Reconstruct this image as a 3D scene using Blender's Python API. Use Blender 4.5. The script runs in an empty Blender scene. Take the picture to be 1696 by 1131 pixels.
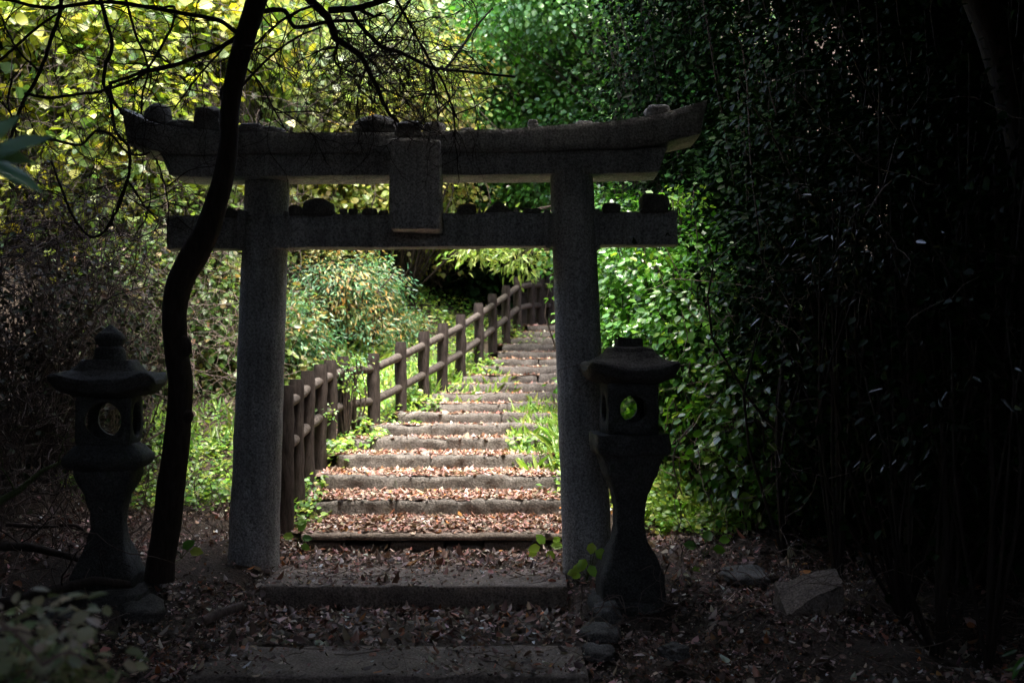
import bpy, bmesh, math, random
import numpy as np
from mathutils import Vector, Matrix, noise as mnoise

# ------------------------------------------------------------------ camera
C = bpy.context.scene.collection
S = bpy.context.scene
F = 1710.0 / 1696.0                      # focal length over picture width
CAM = np.array([0.0, 0.0, 1.75])
PITCH = math.atan((610 - 565.5) / 1710.0)
cd = bpy.data.cameras.new('camera'); cam = bpy.data.objects.new('camera', cd); C.objects.link(cam)
cam.location = CAM
cam.rotation_euler = (math.pi / 2 + PITCH, 0, 0)
cd.sensor_width = 36.0; cd.lens = 36.0 * F
cd.clip_start = 0.05; cd.clip_end = 500
cd.dof.use_dof = True; cd.dof.focus_distance = 7.4; cd.dof.aperture_fstop = 2.2
S.camera = cam

# ------------------------------------------------------------------ sky, sun, exposure
SUN_EL, SUN_AZ = math.radians(77), math.radians(165)     # azimuth measured from +Y towards +X
w = bpy.data.worlds.new('World'); S.world = w; w.use_nodes = True
nt = w.node_tree; nt.nodes.clear()
sky = nt.nodes.new('ShaderNodeTexSky'); sky.sky_type = 'NISHITA'; sky.sun_disc = False
sky.sun_elevation = SUN_EL; sky.sun_rotation = SUN_AZ
sky.air_density = 0.7; sky.dust_density = 4.0; sky.ozone_density = 0.2
bg = nt.nodes.new('ShaderNodeBackground'); bg.inputs['Strength'].default_value = 0.13
ow = nt.nodes.new('ShaderNodeOutputWorld')
nt.links.new(sky.outputs[0], bg.inputs[0]); nt.links.new(bg.outputs[0], ow.inputs[0])
sl = bpy.data.lights.new('sun', 'SUN'); sl.energy = 1.25; sl.angle = math.radians(20); sl.color = (1.0, 0.95, 0.86)
so = bpy.data.objects.new('sun', sl); C.objects.link(so)
sd = Vector((math.sin(SUN_AZ) * math.cos(SUN_EL), math.cos(SUN_AZ) * math.cos(SUN_EL), math.sin(SUN_EL)))
so.rotation_euler = sd.to_track_quat('Z', 'Y').to_euler(); so.location = (0, 10, 20)
S.view_settings.view_transform = 'Standard'; S.view_settings.look = 'None'
S.view_settings.exposure = 3.3; S.view_settings.gamma = 1.0
S.cycles.max_bounces = 6; S.cycles.diffuse_bounces = 4; S.cycles.glossy_bounces = 3
S.cycles.transmission_bounces = 4; S.cycles.use_denoising = True
S.cycles.sample_clamp_indirect = 4.0

# ------------------------------------------------------------------ helpers
rng = np.random.default_rng(7)
def R(a, b, n=None): return rng.uniform(a, b, n)

def P(x, y, Y):
    """the point at distance Y ahead that the photograph shows at pixel (x, y)"""
    dx = (x - 848) / 1710.0; up = -(y - 565.5) / 1710.0
    fy = math.cos(PITCH) - up * math.sin(PITCH); fz = math.sin(PITCH) + up * math.cos(PITCH)
    t = Y / fy
    return np.array([dx * t, Y, CAM[2] + fz * t])

def props(o, label=None, cat=None, group=None, kind=None):
    if label: o['label'] = label
    if cat: o['category'] = cat
    if group: o['group'] = group
    if kind: o['kind'] = kind
    return o

def empty(name, loc, label, cat, group=None):
    o = bpy.data.objects.new(name, None); C.objects.link(o); o.location = loc
    o.empty_display_size = 0.2
    return props(o, label, cat, group)

class MB:
    """collects quads and triangles with an optional colour for each vertex"""
    def __init__(s): s.v = []; s.f = []; s.c = []; s.n = 0; s.col = False
    def add(s, v, f, c=None):
        v = np.asarray(v, float).reshape(-1, 3); f = np.asarray(f, int)
        s.v.append(v); s.f.append(f + s.n); s.n += len(v)
        if c is None: c = np.ones((len(v), 3)) * 0.5
        else: s.col = True
        s.c.append(np.asarray(c, float).reshape(-1, 3))
    def build(s, name, mat, parent=None, smooth=True, origin=None):
        v = np.concatenate(s.v); org = np.zeros(3)
        if parent is not None: org = np.array(parent.matrix_world.translation) if False else np.array(parent['_o'])
        elif origin is not None: org = np.asarray(origin, float)
        v = v - org
        me = bpy.data.meshes.new(name)
        me.vertices.add(len(v)); me.vertices.foreach_set('co', v.ravel())
        sizes = np.concatenate([np.full(len(f), f.shape[1]) for f in s.f])
        loops = np.concatenate([f.ravel() for f in s.f])
        me.loops.add(len(loops)); me.loops.foreach_set('vertex_index', loops.astype(np.int32))
        me.polygons.add(len(sizes))
        st = np.concatenate([[0], np.cumsum(sizes)[:-1]])
        me.polygons.foreach_set('loop_start', st.astype(np.int32))
        me.polygons.foreach_set('use_smooth', np.full(len(sizes), smooth))
        if s.col:
            a = me.attributes.new('Col', 'FLOAT_COLOR', 'POINT')
            c = np.concatenate(s.c); a.data.foreach_set('color', np.concatenate([c, np.ones((len(c), 1))], 1).ravel())
        me.update(calc_edges=True); me.validate()
        me.materials.append(mat)
        o = bpy.data.objects.new(name, me); C.objects.link(o)
        if parent is not None: o.parent = parent
        else: o.location = org
        return o

def thing(name, loc, label, cat, group=None):
    o = empty(name, loc, label, cat, group); o['_o'] = [float(q) for q in loc]; return o

def unit(v): return v / np.maximum(np.linalg.norm(v, axis=-1, keepdims=True), 1e-9)

def tube(mb, pts, rad, sides=6, col=None, cap=True, lump=0.0):
    pts = np.asarray(pts, float); n = len(pts)
    rad = np.interp(np.linspace(0, 1, n), np.linspace(0, 1, len(np.atleast_1d(rad))), np.atleast_1d(rad)) if np.size(rad) > 1 else np.full(n, float(np.ravel(rad)[0]))
    t = unit(np.gradient(pts, axis=0))
    ref = np.array([0.31, 0.9, 0.2]) if abs(unit(pts[-1] - pts[0])[1]) < 0.8 else np.array([0.95, 0.1, 0.3])
    u = unit(np.cross(t, ref)); v = np.cross(t, u)
    a = np.linspace(0, 2 * math.pi, sides, endpoint=False)
    rr = rad[:, None]
    if lump: rr = rr * (1 + lump * rng.normal(size=(n, sides)))
    ring = pts[:, None] + rr[..., None] * (np.cos(a)[None, :, None] * u[:, None] + np.sin(a)[None, :, None] * v[:, None])
    i = np.arange(n - 1)[:, None] * sides; j = np.arange(sides)[None]; j2 = (j + 1) % sides
    f = np.stack([i + j, i + j2, i + sides + j2, i + sides + j], -1).reshape(-1, 4)
    V = ring.reshape(-1, 3)
    mb.add(V, f, None if col is None else np.tile(col, (len(V), 1)))
    if cap:
        for e, k in ((0, 0), (n - 1, 1)):
            c = pts[e]; vv = np.concatenate([ring[e], c[None]])
            j = np.arange(sides); jj = (j + 1) % sides
            ff = np.stack([jj, j, np.full(sides, sides)], -1) if k == 0 else np.stack([j, jj, np.full(sides, sides)], -1)
            mb.add(vv, ff, None if col is None else np.tile(col, (len(vv), 1)))

def smooth_line(pts, n):
    """Catmull-Rom through the given points"""
    p = np.asarray(pts, float); p = np.concatenate([[2 * p[0] - p[1]], p, [2 * p[-1] - p[-2]]])
    out = []
    for s in np.linspace(0, len(p) - 3 - 1e-6, n):
        i = int(s); t = s - i; a, b, c, d = p[i:i + 4]
        out.append(0.5 * ((2 * b) + (-a + c) * t + (2 * a - 5 * b + 4 * c - d) * t * t + (-a + 3 * b - 3 * c + d) * t ** 3))
    return np.array(out)

def wander(p0, d0, length, n, wob, grav=0.0):
    d = unit(np.asarray(d0, float)); p = np.array(p0, float); out = [p.copy()]
    for _ in range(n - 1):
        d = unit(d + rng.normal(size=3) * wob + np.array([0, 0, grav]))
        p = p + d * length / (n - 1); out.append(p.copy())
    return np.array(out)

LEAF = {   # half outline: (along, half width) for the four side points between base and tip
    'oval': ((0.28, 0.34), (0.68, 0.30)),
    'round': ((0.22, 0.50), (0.66, 0.42)),
    'willow': ((0.30, 0.17), (0.66, 0.15)),
    'lance': ((0.25, 0.13), (0.65, 0.11)),
    'narrow': ((0.3, 0.07), (0.7, 0.06)),
}
def leaves(mb, pos, nrm, tip, size, col, shape='oval', fold=0.25, curl=0.15):
    """one folded, curled leaf of six vertices at every position"""
    n = len(pos); size = np.broadcast_to(size, (n,))[:, None]
    nrm = unit(nrm); tip = unit(tip - nrm * np.sum(tip * nrm, -1, keepdims=True)); side = np.cross(tip, nrm)
    (a1, w1), (a2, w2) = LEAF[shape]
    fo = fold * R(0.4, 1.6, (n, 1)); cu = curl * R(-0.3, 1.6, (n, 1))
    def at(a, wd): return pos + size * (tip * a + side * wd + nrm * (abs(wd) * fo - cu * a * a))
    V = np.stack([at(0, 0), at(a1, -w1), at(a2, -w2), at(1, 0), at(a2, w2), at(a1, w1)], 1).reshape(-1, 3)
    b = np.arange(n)[:, None] * 6
    f = np.concatenate([b + np.array([[0, 1, 2, 3]]), b + np.array([[0, 3, 4, 5]])])
    mb.add(V, f, np.repeat(col, 6, 0))

def palette(n, cols, wts=None, jit=0.25):
    cols = np.array(cols, float); wts = None if wts is None else np.array(wts, float) / sum(wts)
    c = cols[rng.choice(len(cols), n, p=wts)]
    return np.clip(c * np.exp(rng.normal(size=(n, 1)) * jit) * (1 + rng.normal(size=(n, 3)) * 0.08), 0.002, 0.9)

# ------------------------------------------------------------------ materials
def newmat(name):
    m = bpy.data.materials.new(name); m.use_nodes = True
    t = m.node_tree; t.nodes.clear()
    o = t.nodes.new('ShaderNodeOutputMaterial'); return m, t, o
def N(t, kind, **kw):
    n = t.nodes.new(kind)
    for k, v in kw.items():
        if k in n.inputs: n.inputs[k].default_value = v
        else: setattr(n, k, v)
    return n

def leaf_mat(name, rough=0.42, spec=0.5, trans=0.35, tgain=(1.5, 1.6, 0.8)):
    m, t, o = newmat(name)
    a = N(t, 'ShaderNodeAttribute', attribute_name='Col')
    p = N(t, 'ShaderNodeBsdfPrincipled', Roughness=rough); p.inputs['Specular IOR Level'].default_value = spec
    tr = N(t, 'ShaderNodeBsdfTranslucent')
    mu = N(t, 'ShaderNodeVectorMath', operation='MULTIPLY'); mu.inputs[1].default_value = tgain
    mx = N(t, 'ShaderNodeMixShader'); mx.inputs[0].default_value = trans
    ge = N(t, 'ShaderNodeNewGeometry'); no = N(t, 'ShaderNodeTexNoise', Scale=9.0)
    mr = N(t, 'ShaderNodeMapRange'); mr.inputs['To Min'].default_value = 0.72; mr.inputs['To Max'].default_value = 1.28
    vm = N(t, 'ShaderNodeVectorMath', operation='SCALE')
    t.links.new(ge.outputs['Position'], no.inputs['Vector']); t.links.new(no.outputs['Fac'], mr.inputs['Value'])
    t.links.new(a.outputs['Color'], vm.inputs[0]); t.links.new(mr.outputs[0], vm.inputs['Scale'])
    t.links.new(vm.outputs[0], p.inputs['Base Color']); t.links.new(vm.outputs[0], mu.inputs[0])
    t.links.new(mu.outputs[0], tr.inputs['Color'])
    t.links.new(p.outputs[0], mx.inputs[1]); t.links.new(tr.outputs[0], mx.inputs[2]); t.links.new(mx.outputs[0], o.inputs[0])
    return m

def stone_mat(name, c1, c2, scale=3.0, grain=140.0, bump=0.35, rough=0.9, moss=None, mossamt=0.5, streak=0.0):
    m, t, o = newmat(name)
    tc = N(t, 'ShaderNodeTexCoord')
    n1 = N(t, 'ShaderNodeTexNoise', Scale=scale, Detail=8.0, Roughness=0.65)
    n2 = N(t, 'ShaderNodeTexNoise', Scale=grain, Detail=3.0, Roughness=0.7)
    n3 = N(t, 'ShaderNodeTexNoise', Scale=scale * 5, Detail=6.0, Roughness=0.7)
    for n in (n1, n2, n3): t.links.new(tc.outputs['Object'], n.inputs['Vector'])
    r = N(t, 'ShaderNodeValToRGB'); r.color_ramp.elements[0].position = 0.32; r.color_ramp.elements[1].position = 0.68
    r.color_ramp.elements[0].color = (*c1, 1); r.color_ramp.elements[1].color = (*c2, 1)
    t.links.new(n1.outputs['Fac'], r.inputs[0])
    g = N(t, 'ShaderNodeMapRange'); g.inputs['From Min'].default_value = 0.3; g.inputs['From Max'].default_value = 0.7
    g.inputs['To Min'].default_value = 0.3; g.inputs['To Max'].default_value = 1.65
    t.links.new(n2.outputs['Fac'], g.inputs['Value'])
    s = N(t, 'ShaderNodeVectorMath', operation='SCALE')
    t.links.new(r.outputs[0], s.inputs[0]); t.links.new(g.outputs[0], s.inputs['Scale'])
    last = s.outputs[0]
    if streak:
        mp = N(t, 'ShaderNodeMapping'); mp.inputs['Scale'].default_value = (9, 9, 0.9)
        n4 = N(t, 'ShaderNodeTexNoise', Scale=1.6, Detail=6.0, Roughness=0.7)
        t.links.new(tc.outputs['Object'], mp.inputs[0]); t.links.new(mp.outputs[0], n4.inputs['Vector'])
        g2 = N(t, 'ShaderNodeMapRange'); g2.inputs['From Min'].default_value = 0.35; g2.inputs['From Max'].default_value = 0.62
        g2.inputs['To Min'].default_value = 1 - streak; g2.inputs['To Max'].default_value = 1.12
        s2 = N(t, 'ShaderNodeVectorMath', operation='SCALE')
        t.links.new(n4.outputs['Fac'], g2.inputs['Value']); t.links.new(last, s2.inputs[0]); t.links.new(g2.outputs[0], s2.inputs['Scale']); last = s2.outputs[0]
    if moss:
        mr = N(t, 'ShaderNodeMapRange'); mr.inputs['From Min'].default_value = 1 - mossamt * 0.9; mr.inputs['From Max'].default_value = 1.12 - mossamt * 0.9
        ad = N(t, 'ShaderNodeMath', operation='ADD'); sc = N(t, 'ShaderNodeMath', operation='MULTIPLY'); sc.inputs[1].default_value = 0.5
        t.links.new(n1.outputs['Fac'], ad.inputs[0]); t.links.new(n3.outputs['Fac'], ad.inputs[1]); t.links.new(ad.outputs[0], sc.inputs[0])
        t.links.new(sc.outputs[0], mr.inputs['Value'])
        mx = N(t, 'ShaderNodeMixRGB'); mx.inputs[2].default_value = (*moss, 1)
        t.links.new(mr.outputs[0], mx.inputs[0]); t.links.new(last, mx.inputs[1]); last = mx.outputs[0]
    p = N(t, 'ShaderNodeBsdfPrincipled', Roughness=rough); p.inputs['Specular IOR Level'].default_value = 0.3
    t.links.new(last, p.inputs['Base Color'])
    mxh = N(t, 'ShaderNodeMath', operation='ADD'); t.links.new(n3.outputs['Fac'], mxh.inputs[0]); 
    m2 = N(t, 'ShaderNodeMath', operation='MULTIPLY'); m2.inputs[1].default_value = 0.35
    t.links.new(n2.outputs['Fac'], m2.inputs[0]); t.links.new(m2.outputs[0], mxh.inputs[1])
    b = N(t, 'ShaderNodeBump', Strength=bump, Distance=0.02)
    t.links.new(mxh.outputs[0], b.inputs['Height']); t.links.new(b.outputs[0], p.inputs['Normal'])
    t.links.new(p.outputs[0], o.inputs[0])
    return m

def bark_mat(name, c1, c2, rough=0.85, spec=0.25):
    m, t, o = newmat(name)
    tc = N(t, 'ShaderNodeTexCoord')
    mp = N(t, 'ShaderNodeMapping'); mp.inputs['Scale'].default_value = (9, 9, 2.0)
    n1 = N(t, 'ShaderNodeTexNoise', Scale=4.0, Detail=8.0, Roughness=0.7)
    t.links.new(tc.outputs['Object'], mp.inputs[0]); t.links.new(mp.outputs[0], n1.inputs['Vector'])
    r = N(t, 'ShaderNodeValToRGB'); r.color_ramp.elements[0].position = 0.35; r.color_ramp.elements[1].position = 0.7
    r.color_ramp.elements[0].color = (*c1, 1); r.color_ramp.elements[1].color = (*c2, 1)
    t.links.new(n1.outputs['Fac'], r.inputs[0])
    p = N(t, 'ShaderNodeBsdfPrincipled', Roughness=rough); p.inputs['Specular IOR Level'].default_value = spec
    t.links.new(r.outputs[0], p.inputs['Base Color'])
    b = N(t, 'ShaderNodeBump', Strength=0.6, Distance=0.02)
    t.links.new(n1.outputs['Fac'], b.inputs['Height']); t.links.new(b.outputs[0], p.inputs['Normal'])
    t.links.new(p.outputs[0], o.inputs[0])
    return m

M_LEAF = leaf_mat('sunny_leaf', 0.42, 0.6, 0.34, (1.4, 1.5, 0.9))
M_GLOSS = leaf_mat('glossy_evergreen_leaf', 0.28, 0.6, 0.22, (1.2, 1.6, 0.5))
M_DARK = leaf_mat('shade_darkened_leaf', 0.4, 0.03, 0.03, (1.0, 1.3, 0.4))  # deep shade put into a dull leaf with hardly any gloss
M_LITTER = leaf_mat('dry_fallen_leaf', 0.6, 0.35, 0.12, (1.2, 1.0, 0.7))
M_GRANITE = stone_mat('weathered_granite', (0.25, 0.25, 0.24), (0.44, 0.435, 0.415), 2.2, 70, 0.8, moss=(0.10, 0.11, 0.07), mossamt=0.44, streak=0.3)
M_TABLET = stone_mat('tablet_granite', (0.32, 0.31, 0.29), (0.52, 0.50, 0.47), 3.0, 70, 0.7, moss=(0.13, 0.14, 0.09), mossamt=0.42, streak=0.35)
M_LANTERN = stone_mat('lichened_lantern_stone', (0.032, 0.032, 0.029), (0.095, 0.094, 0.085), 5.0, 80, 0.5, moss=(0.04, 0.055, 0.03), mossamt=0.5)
M_STEP = stone_mat('rough_step_stone', (0.07, 0.062, 0.054), (0.17, 0.155, 0.138), 6.0, 60, 0.8, moss=(0.08, 0.10, 0.05), mossamt=0.47)
M_SLAB = stone_mat('worn_slab_stone', (0.12, 0.10, 0.08), (0.27, 0.225, 0.185), 4.5, 70, 0.6, moss=(0.06, 0.07, 0.04), mossamt=0.45)
M_ROCK = stone_mat('dark_fieldstone', (0.06, 0.06, 0.055), (0.17, 0.165, 0.15), 6.0, 90, 0.7)
M_PALE = stone_mat('pale_fieldstone', (0.22, 0.21, 0.19), (0.42, 0.40, 0.36), 6.0, 90, 0.6)
M_SOIL = stone_mat('forest_soil', (0.035, 0.026, 0.018), (0.085, 0.062, 0.045), 3.0, 60, 1.0)
M_DUST = stone_mat('trodden_path_soil', (0.16, 0.11, 0.085), (0.30, 0.22, 0.175), 5.0, 60, 0.8)
M_BARK = bark_mat('dark_bark', (0.018, 0.013, 0.010), (0.06, 0.045, 0.034))
M_TWIG = bark_mat('dry_twig_bark', (0.09, 0.065, 0.05), (0.26, 0.20, 0.165), 0.7, 0.35)
M_VINE = bark_mat('vine_bark', (0.03, 0.022, 0.018), (0.10, 0.075, 0.06))
M_LOG = bark_mat('imitation_log_concrete', (0.036, 0.030, 0.026), (0.125, 0.105, 0.09), 0.8, 0.3)
M_POST = bark_mat('weathered_post_concrete', (0.022, 0.017, 0.015), (0.075, 0.06, 0.052), 0.85, 0.2)
M_STEM = bark_mat('green_stem', (0.05, 0.07, 0.02), (0.12, 0.15, 0.05))

# ------------------------------------------------------------------ path levels (z of each step's front top edge)
KY = [828, 788, 752.6, 725.6, 703, 685.8, 668, 652, 636, 622, 608, 593.5, 583, 572, 560.7, 550.5, 539]
KL = [518, 538, 557, 575, 611, 655, 690, 716, 738, 762, 788, 813, 824, 832, 843, 856, 874]
STEP_Y = [8.7 + 0.5 * k for k in range(17)]
STEP_Z = [float(P(848, y, Y)[2]) for y, Y in zip(KY, STEP_Y)]
for _ in range(2):
    STEP_Z = [STEP_Z[0]] + [0.25 * a + 0.5 * b + 0.25 * c for a, b, c in zip(STEP_Z, STEP_Z[1:], STEP_Z[2:])] + [STEP_Z[-1]]
STEP_XL = [float(P(x, y, Y)[0]) for x, y, Y in zip(KL, KY, STEP_Y)]
STEP_XR = [xl + 2.12 - 0.02 * k for k, xl in enumerate(STEP_XL)]
FR = [5.4, 6.96, 8.17] + STEP_Y
FZ = [float(P(848, 1120, 5.4)[2]), float(P(848, 971, 6.96)[2]), float(P(848, 884, 8.17)[2])] + STEP_Z
prof_y = [-20, 4.0] + [y + 0.05 for y in FR] + [18.5, 20, 24, 60]
prof_z = [-0.25, 0.0] + [z - 0.10 for z in FZ] + [STEP_Z[-1] + 0.05, STEP_Z[-1] + 0.2, STEP_Z[-1] + 1.0, 6.0]
def path_x(y):
    return np.interp(y, [0, 5.4, 8.7] + STEP_Y[1:] + [18.5, 22], [-0.6, -0.60, -0.62] + [(a + b) / 2 for a, b in zip(STEP_XL, STEP_XR)][1:] + [2.2, 5.0])
def ground_z(x, y):
    x = np.asarray(x, float); y = np.asarray(y, float)
    base = np.interp(y, prof_y, prof_z); px = path_x(y); d = x - px
    left = np.clip(-d - 1.5, 0, None); right = np.clip(d - 1.5, 0, None)
    far = 1 / (1 + np.exp(-(y - 12.5) * 1.1))
    z = base + far * (0.55 * np.clip(left - 0.5, 0, 9)) + 0.28 * right * (0.25 + far)
    z = z + np.clip(-x - 4.2, 0, 5) * 0.45 + np.clip(x - 3.5, 0, 5) * 0.25
    z = z + np.clip(y - 19.5, 0, 14) * 0.75
    off = np.clip(np.abs(d) - 1.0, 0, 1)
    z = z + off * (0.05 * np.sin(x * 2.1 + 1.3) * np.cos(y * 1.7) + 0.035 * np.sin(x * 4.7 + y * 3.1) + 0.02 * np.sin(x * 9.3 - y * 7.7))
    z = z + 0.11 * np.exp(-((y - 7.6) / 1.0) ** 2) * np.clip((np.abs(d) - 1.02) / 0.25, 0, 1)
    z = z - np.where((np.abs(d) < 1.0) & (y > 5.45) & (y < 17.3), 0.10, 0.0)
    return z

# ground sheet
gx = np.concatenate([np.linspace(-60, -10, 14)[:-1], np.linspace(-10, 10, 170), np.linspace(10, 60, 14)[1:]])
gy = np.concatenate([np.linspace(-60, -6, 12)[:-1], np.linspace(-6, 26, 230), np.linspace(26, 90, 14)[1:]])
X, Y = np.meshgrid(gx, gy); Z = ground_z(X, Y)
mb = MB(); nx, ny = len(gx), len(gy)
i = (np.arange(ny - 1)[:, None] * nx + np.arange(nx - 1)[None]).ravel()
mb.add(np.stack([X, Y, Z], -1).reshape(-1, 3), np.stack([i, i + 1, i + nx + 1, i + nx], -1))
props(mb.build('ground', M_SOIL), 'dark forest soil rising around the stone stair', kind='structure')

# trodden soil between the steps
mb = MB()
allF = list(zip(FR, FZ)); 
xl_all = [-1.72, -1.72, -1.69] + STEP_XL; xr_all = [0.42, 0.42, 0.43] + STEP_XR
for k in range(2, len(FR)):
    y0 = FR[k] + 0.06; z0 = FZ[k] - 0.006
    if k < len(FR) - 1: y1 = FR[k + 1] + 0.10; z1 = FZ[k + 1] - 0.135
    else: y1 = y0 + 1.6; z1 = z0 + 0.03
    nn = 22; xs = np.linspace(xl_all[k] - 0.12, xr_all[k] + 0.10, nn); ys = np.linspace(y0, y1, 6)
    XX, YY = np.meshgrid(xs, ys); tt = (YY - y0) / (y1 - y0)
    ZZ = z0 + (z1 - z0) * tt + rng.normal(size=XX.shape) * 0.006
    i = (np.arange(5)[:, None] * nn + np.arange(nn - 1)[None]).ravel()
    mb.add(np.stack([XX, YY, ZZ], -1).reshape(-1, 3), np.stack([i, i + 1, i + nn + 1, i + nn], -1))
props(mb.build('path', M_DUST), 'trodden soil treads between the kerb stones', kind='structure')

# ------------------------------------------------------------------ rocks and blocks
def rock(mb, c, dims, seed, rough=0.18, freq=1.6, rotz=0.0, tilt=(0, 0), boxy=0.0, sub=3, flat_bottom=True):
    bm = bmesh.new(); bmesh.ops.create_icosphere(bm, subdivisions=sub, radius=1.0)
    v = np.array([q.co[:] for q in bm.verts]); f = np.array([[q.index for q in p.verts] for p in bm.faces]); bm.free()
    if boxy: v = v / (np.sum(np.abs(v) ** (2 + boxy * 6), -1, keepdims=True) ** (1 / (2 + boxy * 6)))
    nz = np.array([mnoise.noise(Vector(q) * freq + Vector((seed * 7.3, seed * 3.1, seed))) for q in v])
    nz2 = np.array([mnoise.noise(Vector(q) * freq * 3.5 + Vector((seed * 2.3, seed * 5.1, -seed))) for q in v])
    v = v * (1 + rough * nz + rough * 0.35 * nz2)[:, None]
    if flat_bottom: v[:, 2] = np.maximum(v[:, 2], -0.62)
    v = v * np.array(dims) * 0.5
    m = Matrix.Rotation(rotz, 3, 'Z') @ Matrix.Rotation(tilt[0], 3, 'X') @ Matrix.Rotation(tilt[1], 3, 'Y')
    v = v @ np.array(m).T + np.asarray(c)
    mb.add(v, f)

def rough_block(mb, x0, x1, y0, y1, z0, z1, seed, amp=0.012, step=0.05, round_=0.018):
    """a box with worn, uneven faces"""
    nx = max(2, int((x1 - x0) / step)); ny = max(2, int((y1 - y0) / step)); nz = max(2, int((z1 - z0) / step))
    c = np.array([(x0 + x1) / 2, (y0 + y1) / 2, (z0 + z1) / 2]); h = np.array([(x1 - x0) / 2, (y1 - y0) / 2, (z1 - z0) / 2])
    bm = bmesh.new(); vd = {}
    def vert(i, j, k):
        key = (i, j, k)
        if key not in vd: vd[key] = bm.verts.new((i / nx * 2 - 1, j / ny * 2 - 1, k / nz * 2 - 1))
        return vd[key]
    for i in range(nx):
        for j in range(ny):
            for k in (0, nz):
                q = [vert(i, j, k), vert(i + 1, j, k), vert(i + 1, j + 1, k), vert(i, j + 1, k)]
                bm.faces.new(q if k else q[::-1])
    for i in range(nx):
        for k in range(nz):
            for j in (0, ny):
                q = [vert(i, j, k), vert(i + 1, j, k), vert(i + 1, j, k + 1), vert(i, j, k + 1)]
                bm.faces.new(q[::-1] if j else q)
    for j in range(ny):
        for k in range(nz):
            for i in (0, nx):
                q = [vert(i, j, k), vert(i, j + 1, k), vert(i, j + 1, k + 1), vert(i, j, k + 1)]
                bm.faces.new(q if i else q[::-1])
    v = np.array([q.co[:] for q in bm.verts]); bm.verts.index_update()
    f = np.array([[q.index for q in p.verts] for p in bm.faces]); bm.free()
    w = v * h
    inner = np.maximum(h - round_, h * 0.3); cl = np.clip(w, -inner, inner); dd = w - cl
    ln = np.linalg.norm(dd, axis=1, keepdims=True); w = np.where(ln > 1e-9, cl + dd / np.maximum(ln, 1e-9) * np.minimum(ln, round_), w)
    for fr, am in ((3.0, amp), (11.0, amp * 0.6), (28.0, amp * 0.25)):
        off = np.array([mnoise.noise_vector(Vector(q + c) * fr + Vector((seed, seed * 1.7, 0)))[:] for q in w]); w = w + off * am
    mb.add(w + c, f)

# front slabs (tops slightly uneven, edges worn)
slabG = 'broad worn slabs leading up to the torii'
def slab(label, x0, x1, y0, y1, z1, h, seed, amp=0.012):
    mb = MB(); rough_block(mb, x0, x1, y0, y1, z1 - h, z1, seed, amp, 0.055, 0.02)
    o = mb.build('stone_slab', M_SLAB, origin=((x0 + x1) / 2, (y0 + y1) / 2, z1 - h)); return props(o, label, 'stone slab', slabG)
slab('lowest and widest worn stone slab, cut by the bottom of the view', float(P(308, 1120, 5.4)[0]), float(P(976, 1120, 5.4)[0]), 5.4, 6.02, FZ[0], 0.30, 1)
slab('dark stone slab just in front of the torii pillars, strewn with leaves', float(P(427, 971, 6.96)[0]), float(P(942, 971, 6.96)[0]), 6.96, 7.80, FZ[1], 0.32, 2, 0.009)
slab('split thin stone slab bridging right behind the torii pillars', float(P(497, 884, 8.17)[0]), float(P(937, 884, 8.17)[0]), 8.17, 8.55, FZ[2], 0.055, 3, 0.01)
# broken lower course under the split slab
mb = MB()
for i, (a, b, hh) in enumerate([(500, 565, .05), (568, 640, .075), (642, 735, .07), (737, 800, .08), (803, 880, .06), (882, 936, .075)]):
    rough_block(mb, float(P(a, 900, 8.25)[0]), float(P(b, 900, 8.25)[0]), 8.22 + 0.02 * (i % 3), 8.5, FZ[2] - 0.20, FZ[2] - 0.075 - 0.02 * (i % 2), 40 + i, 0.02, 0.035, 0.012)
props(mb.build('footing_stone', M_SLAB, origin=(-0.6, 8.3, FZ[2] - 0.2)), 'cracked footing course under the thin slab behind the torii', 'footing stones')

ordn = ['first', 'second', 'third', 'fourth', 'fifth', 'sixth', 'seventh', 'eighth', 'ninth', 'tenth', 'eleventh', 'twelfth', 'thirteenth', 'fourteenth', 'fifteenth', 'sixteenth', 'topmost']
for k in range(17):
    z1 = FZ[k + 3]; x0, x1 = STEP_XL[k], STEP_XR[k]; y = STEP_Y[k]
    root = thing('stone_step', ((x0 + x1) / 2, y, z1 - 0.2),
                 (f'{ordn[k]} rough stone step counted upward from the thin split slab' if k < 16 else 'topmost rough stone step beside the end of the log fence'), 'stone step', 'rough stone steps climbing beyond the torii')
    cuts = [x0]
    while cuts[-1] < x1 - 0.75: cuts.append(cuts[-1] + float(R(0.5, 1.2)))
    cuts[-1] = x1
    for a, b in zip(cuts, cuts[1:]):
        mb = MB(); dz = float(R(-0.012, 0.010)); dy = float(R(-0.02, 0.02))
        rough_block(mb, a + 0.001, b - 0.001, y + dy, y + 0.24 + dy, z1 - 0.22, z1 + dz, 100 + k * 9 + a, 0.028, 0.035 if k < 6 else 0.06, 0.02)
        mb.build('kerb_stone', M_STEP, root)

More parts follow.
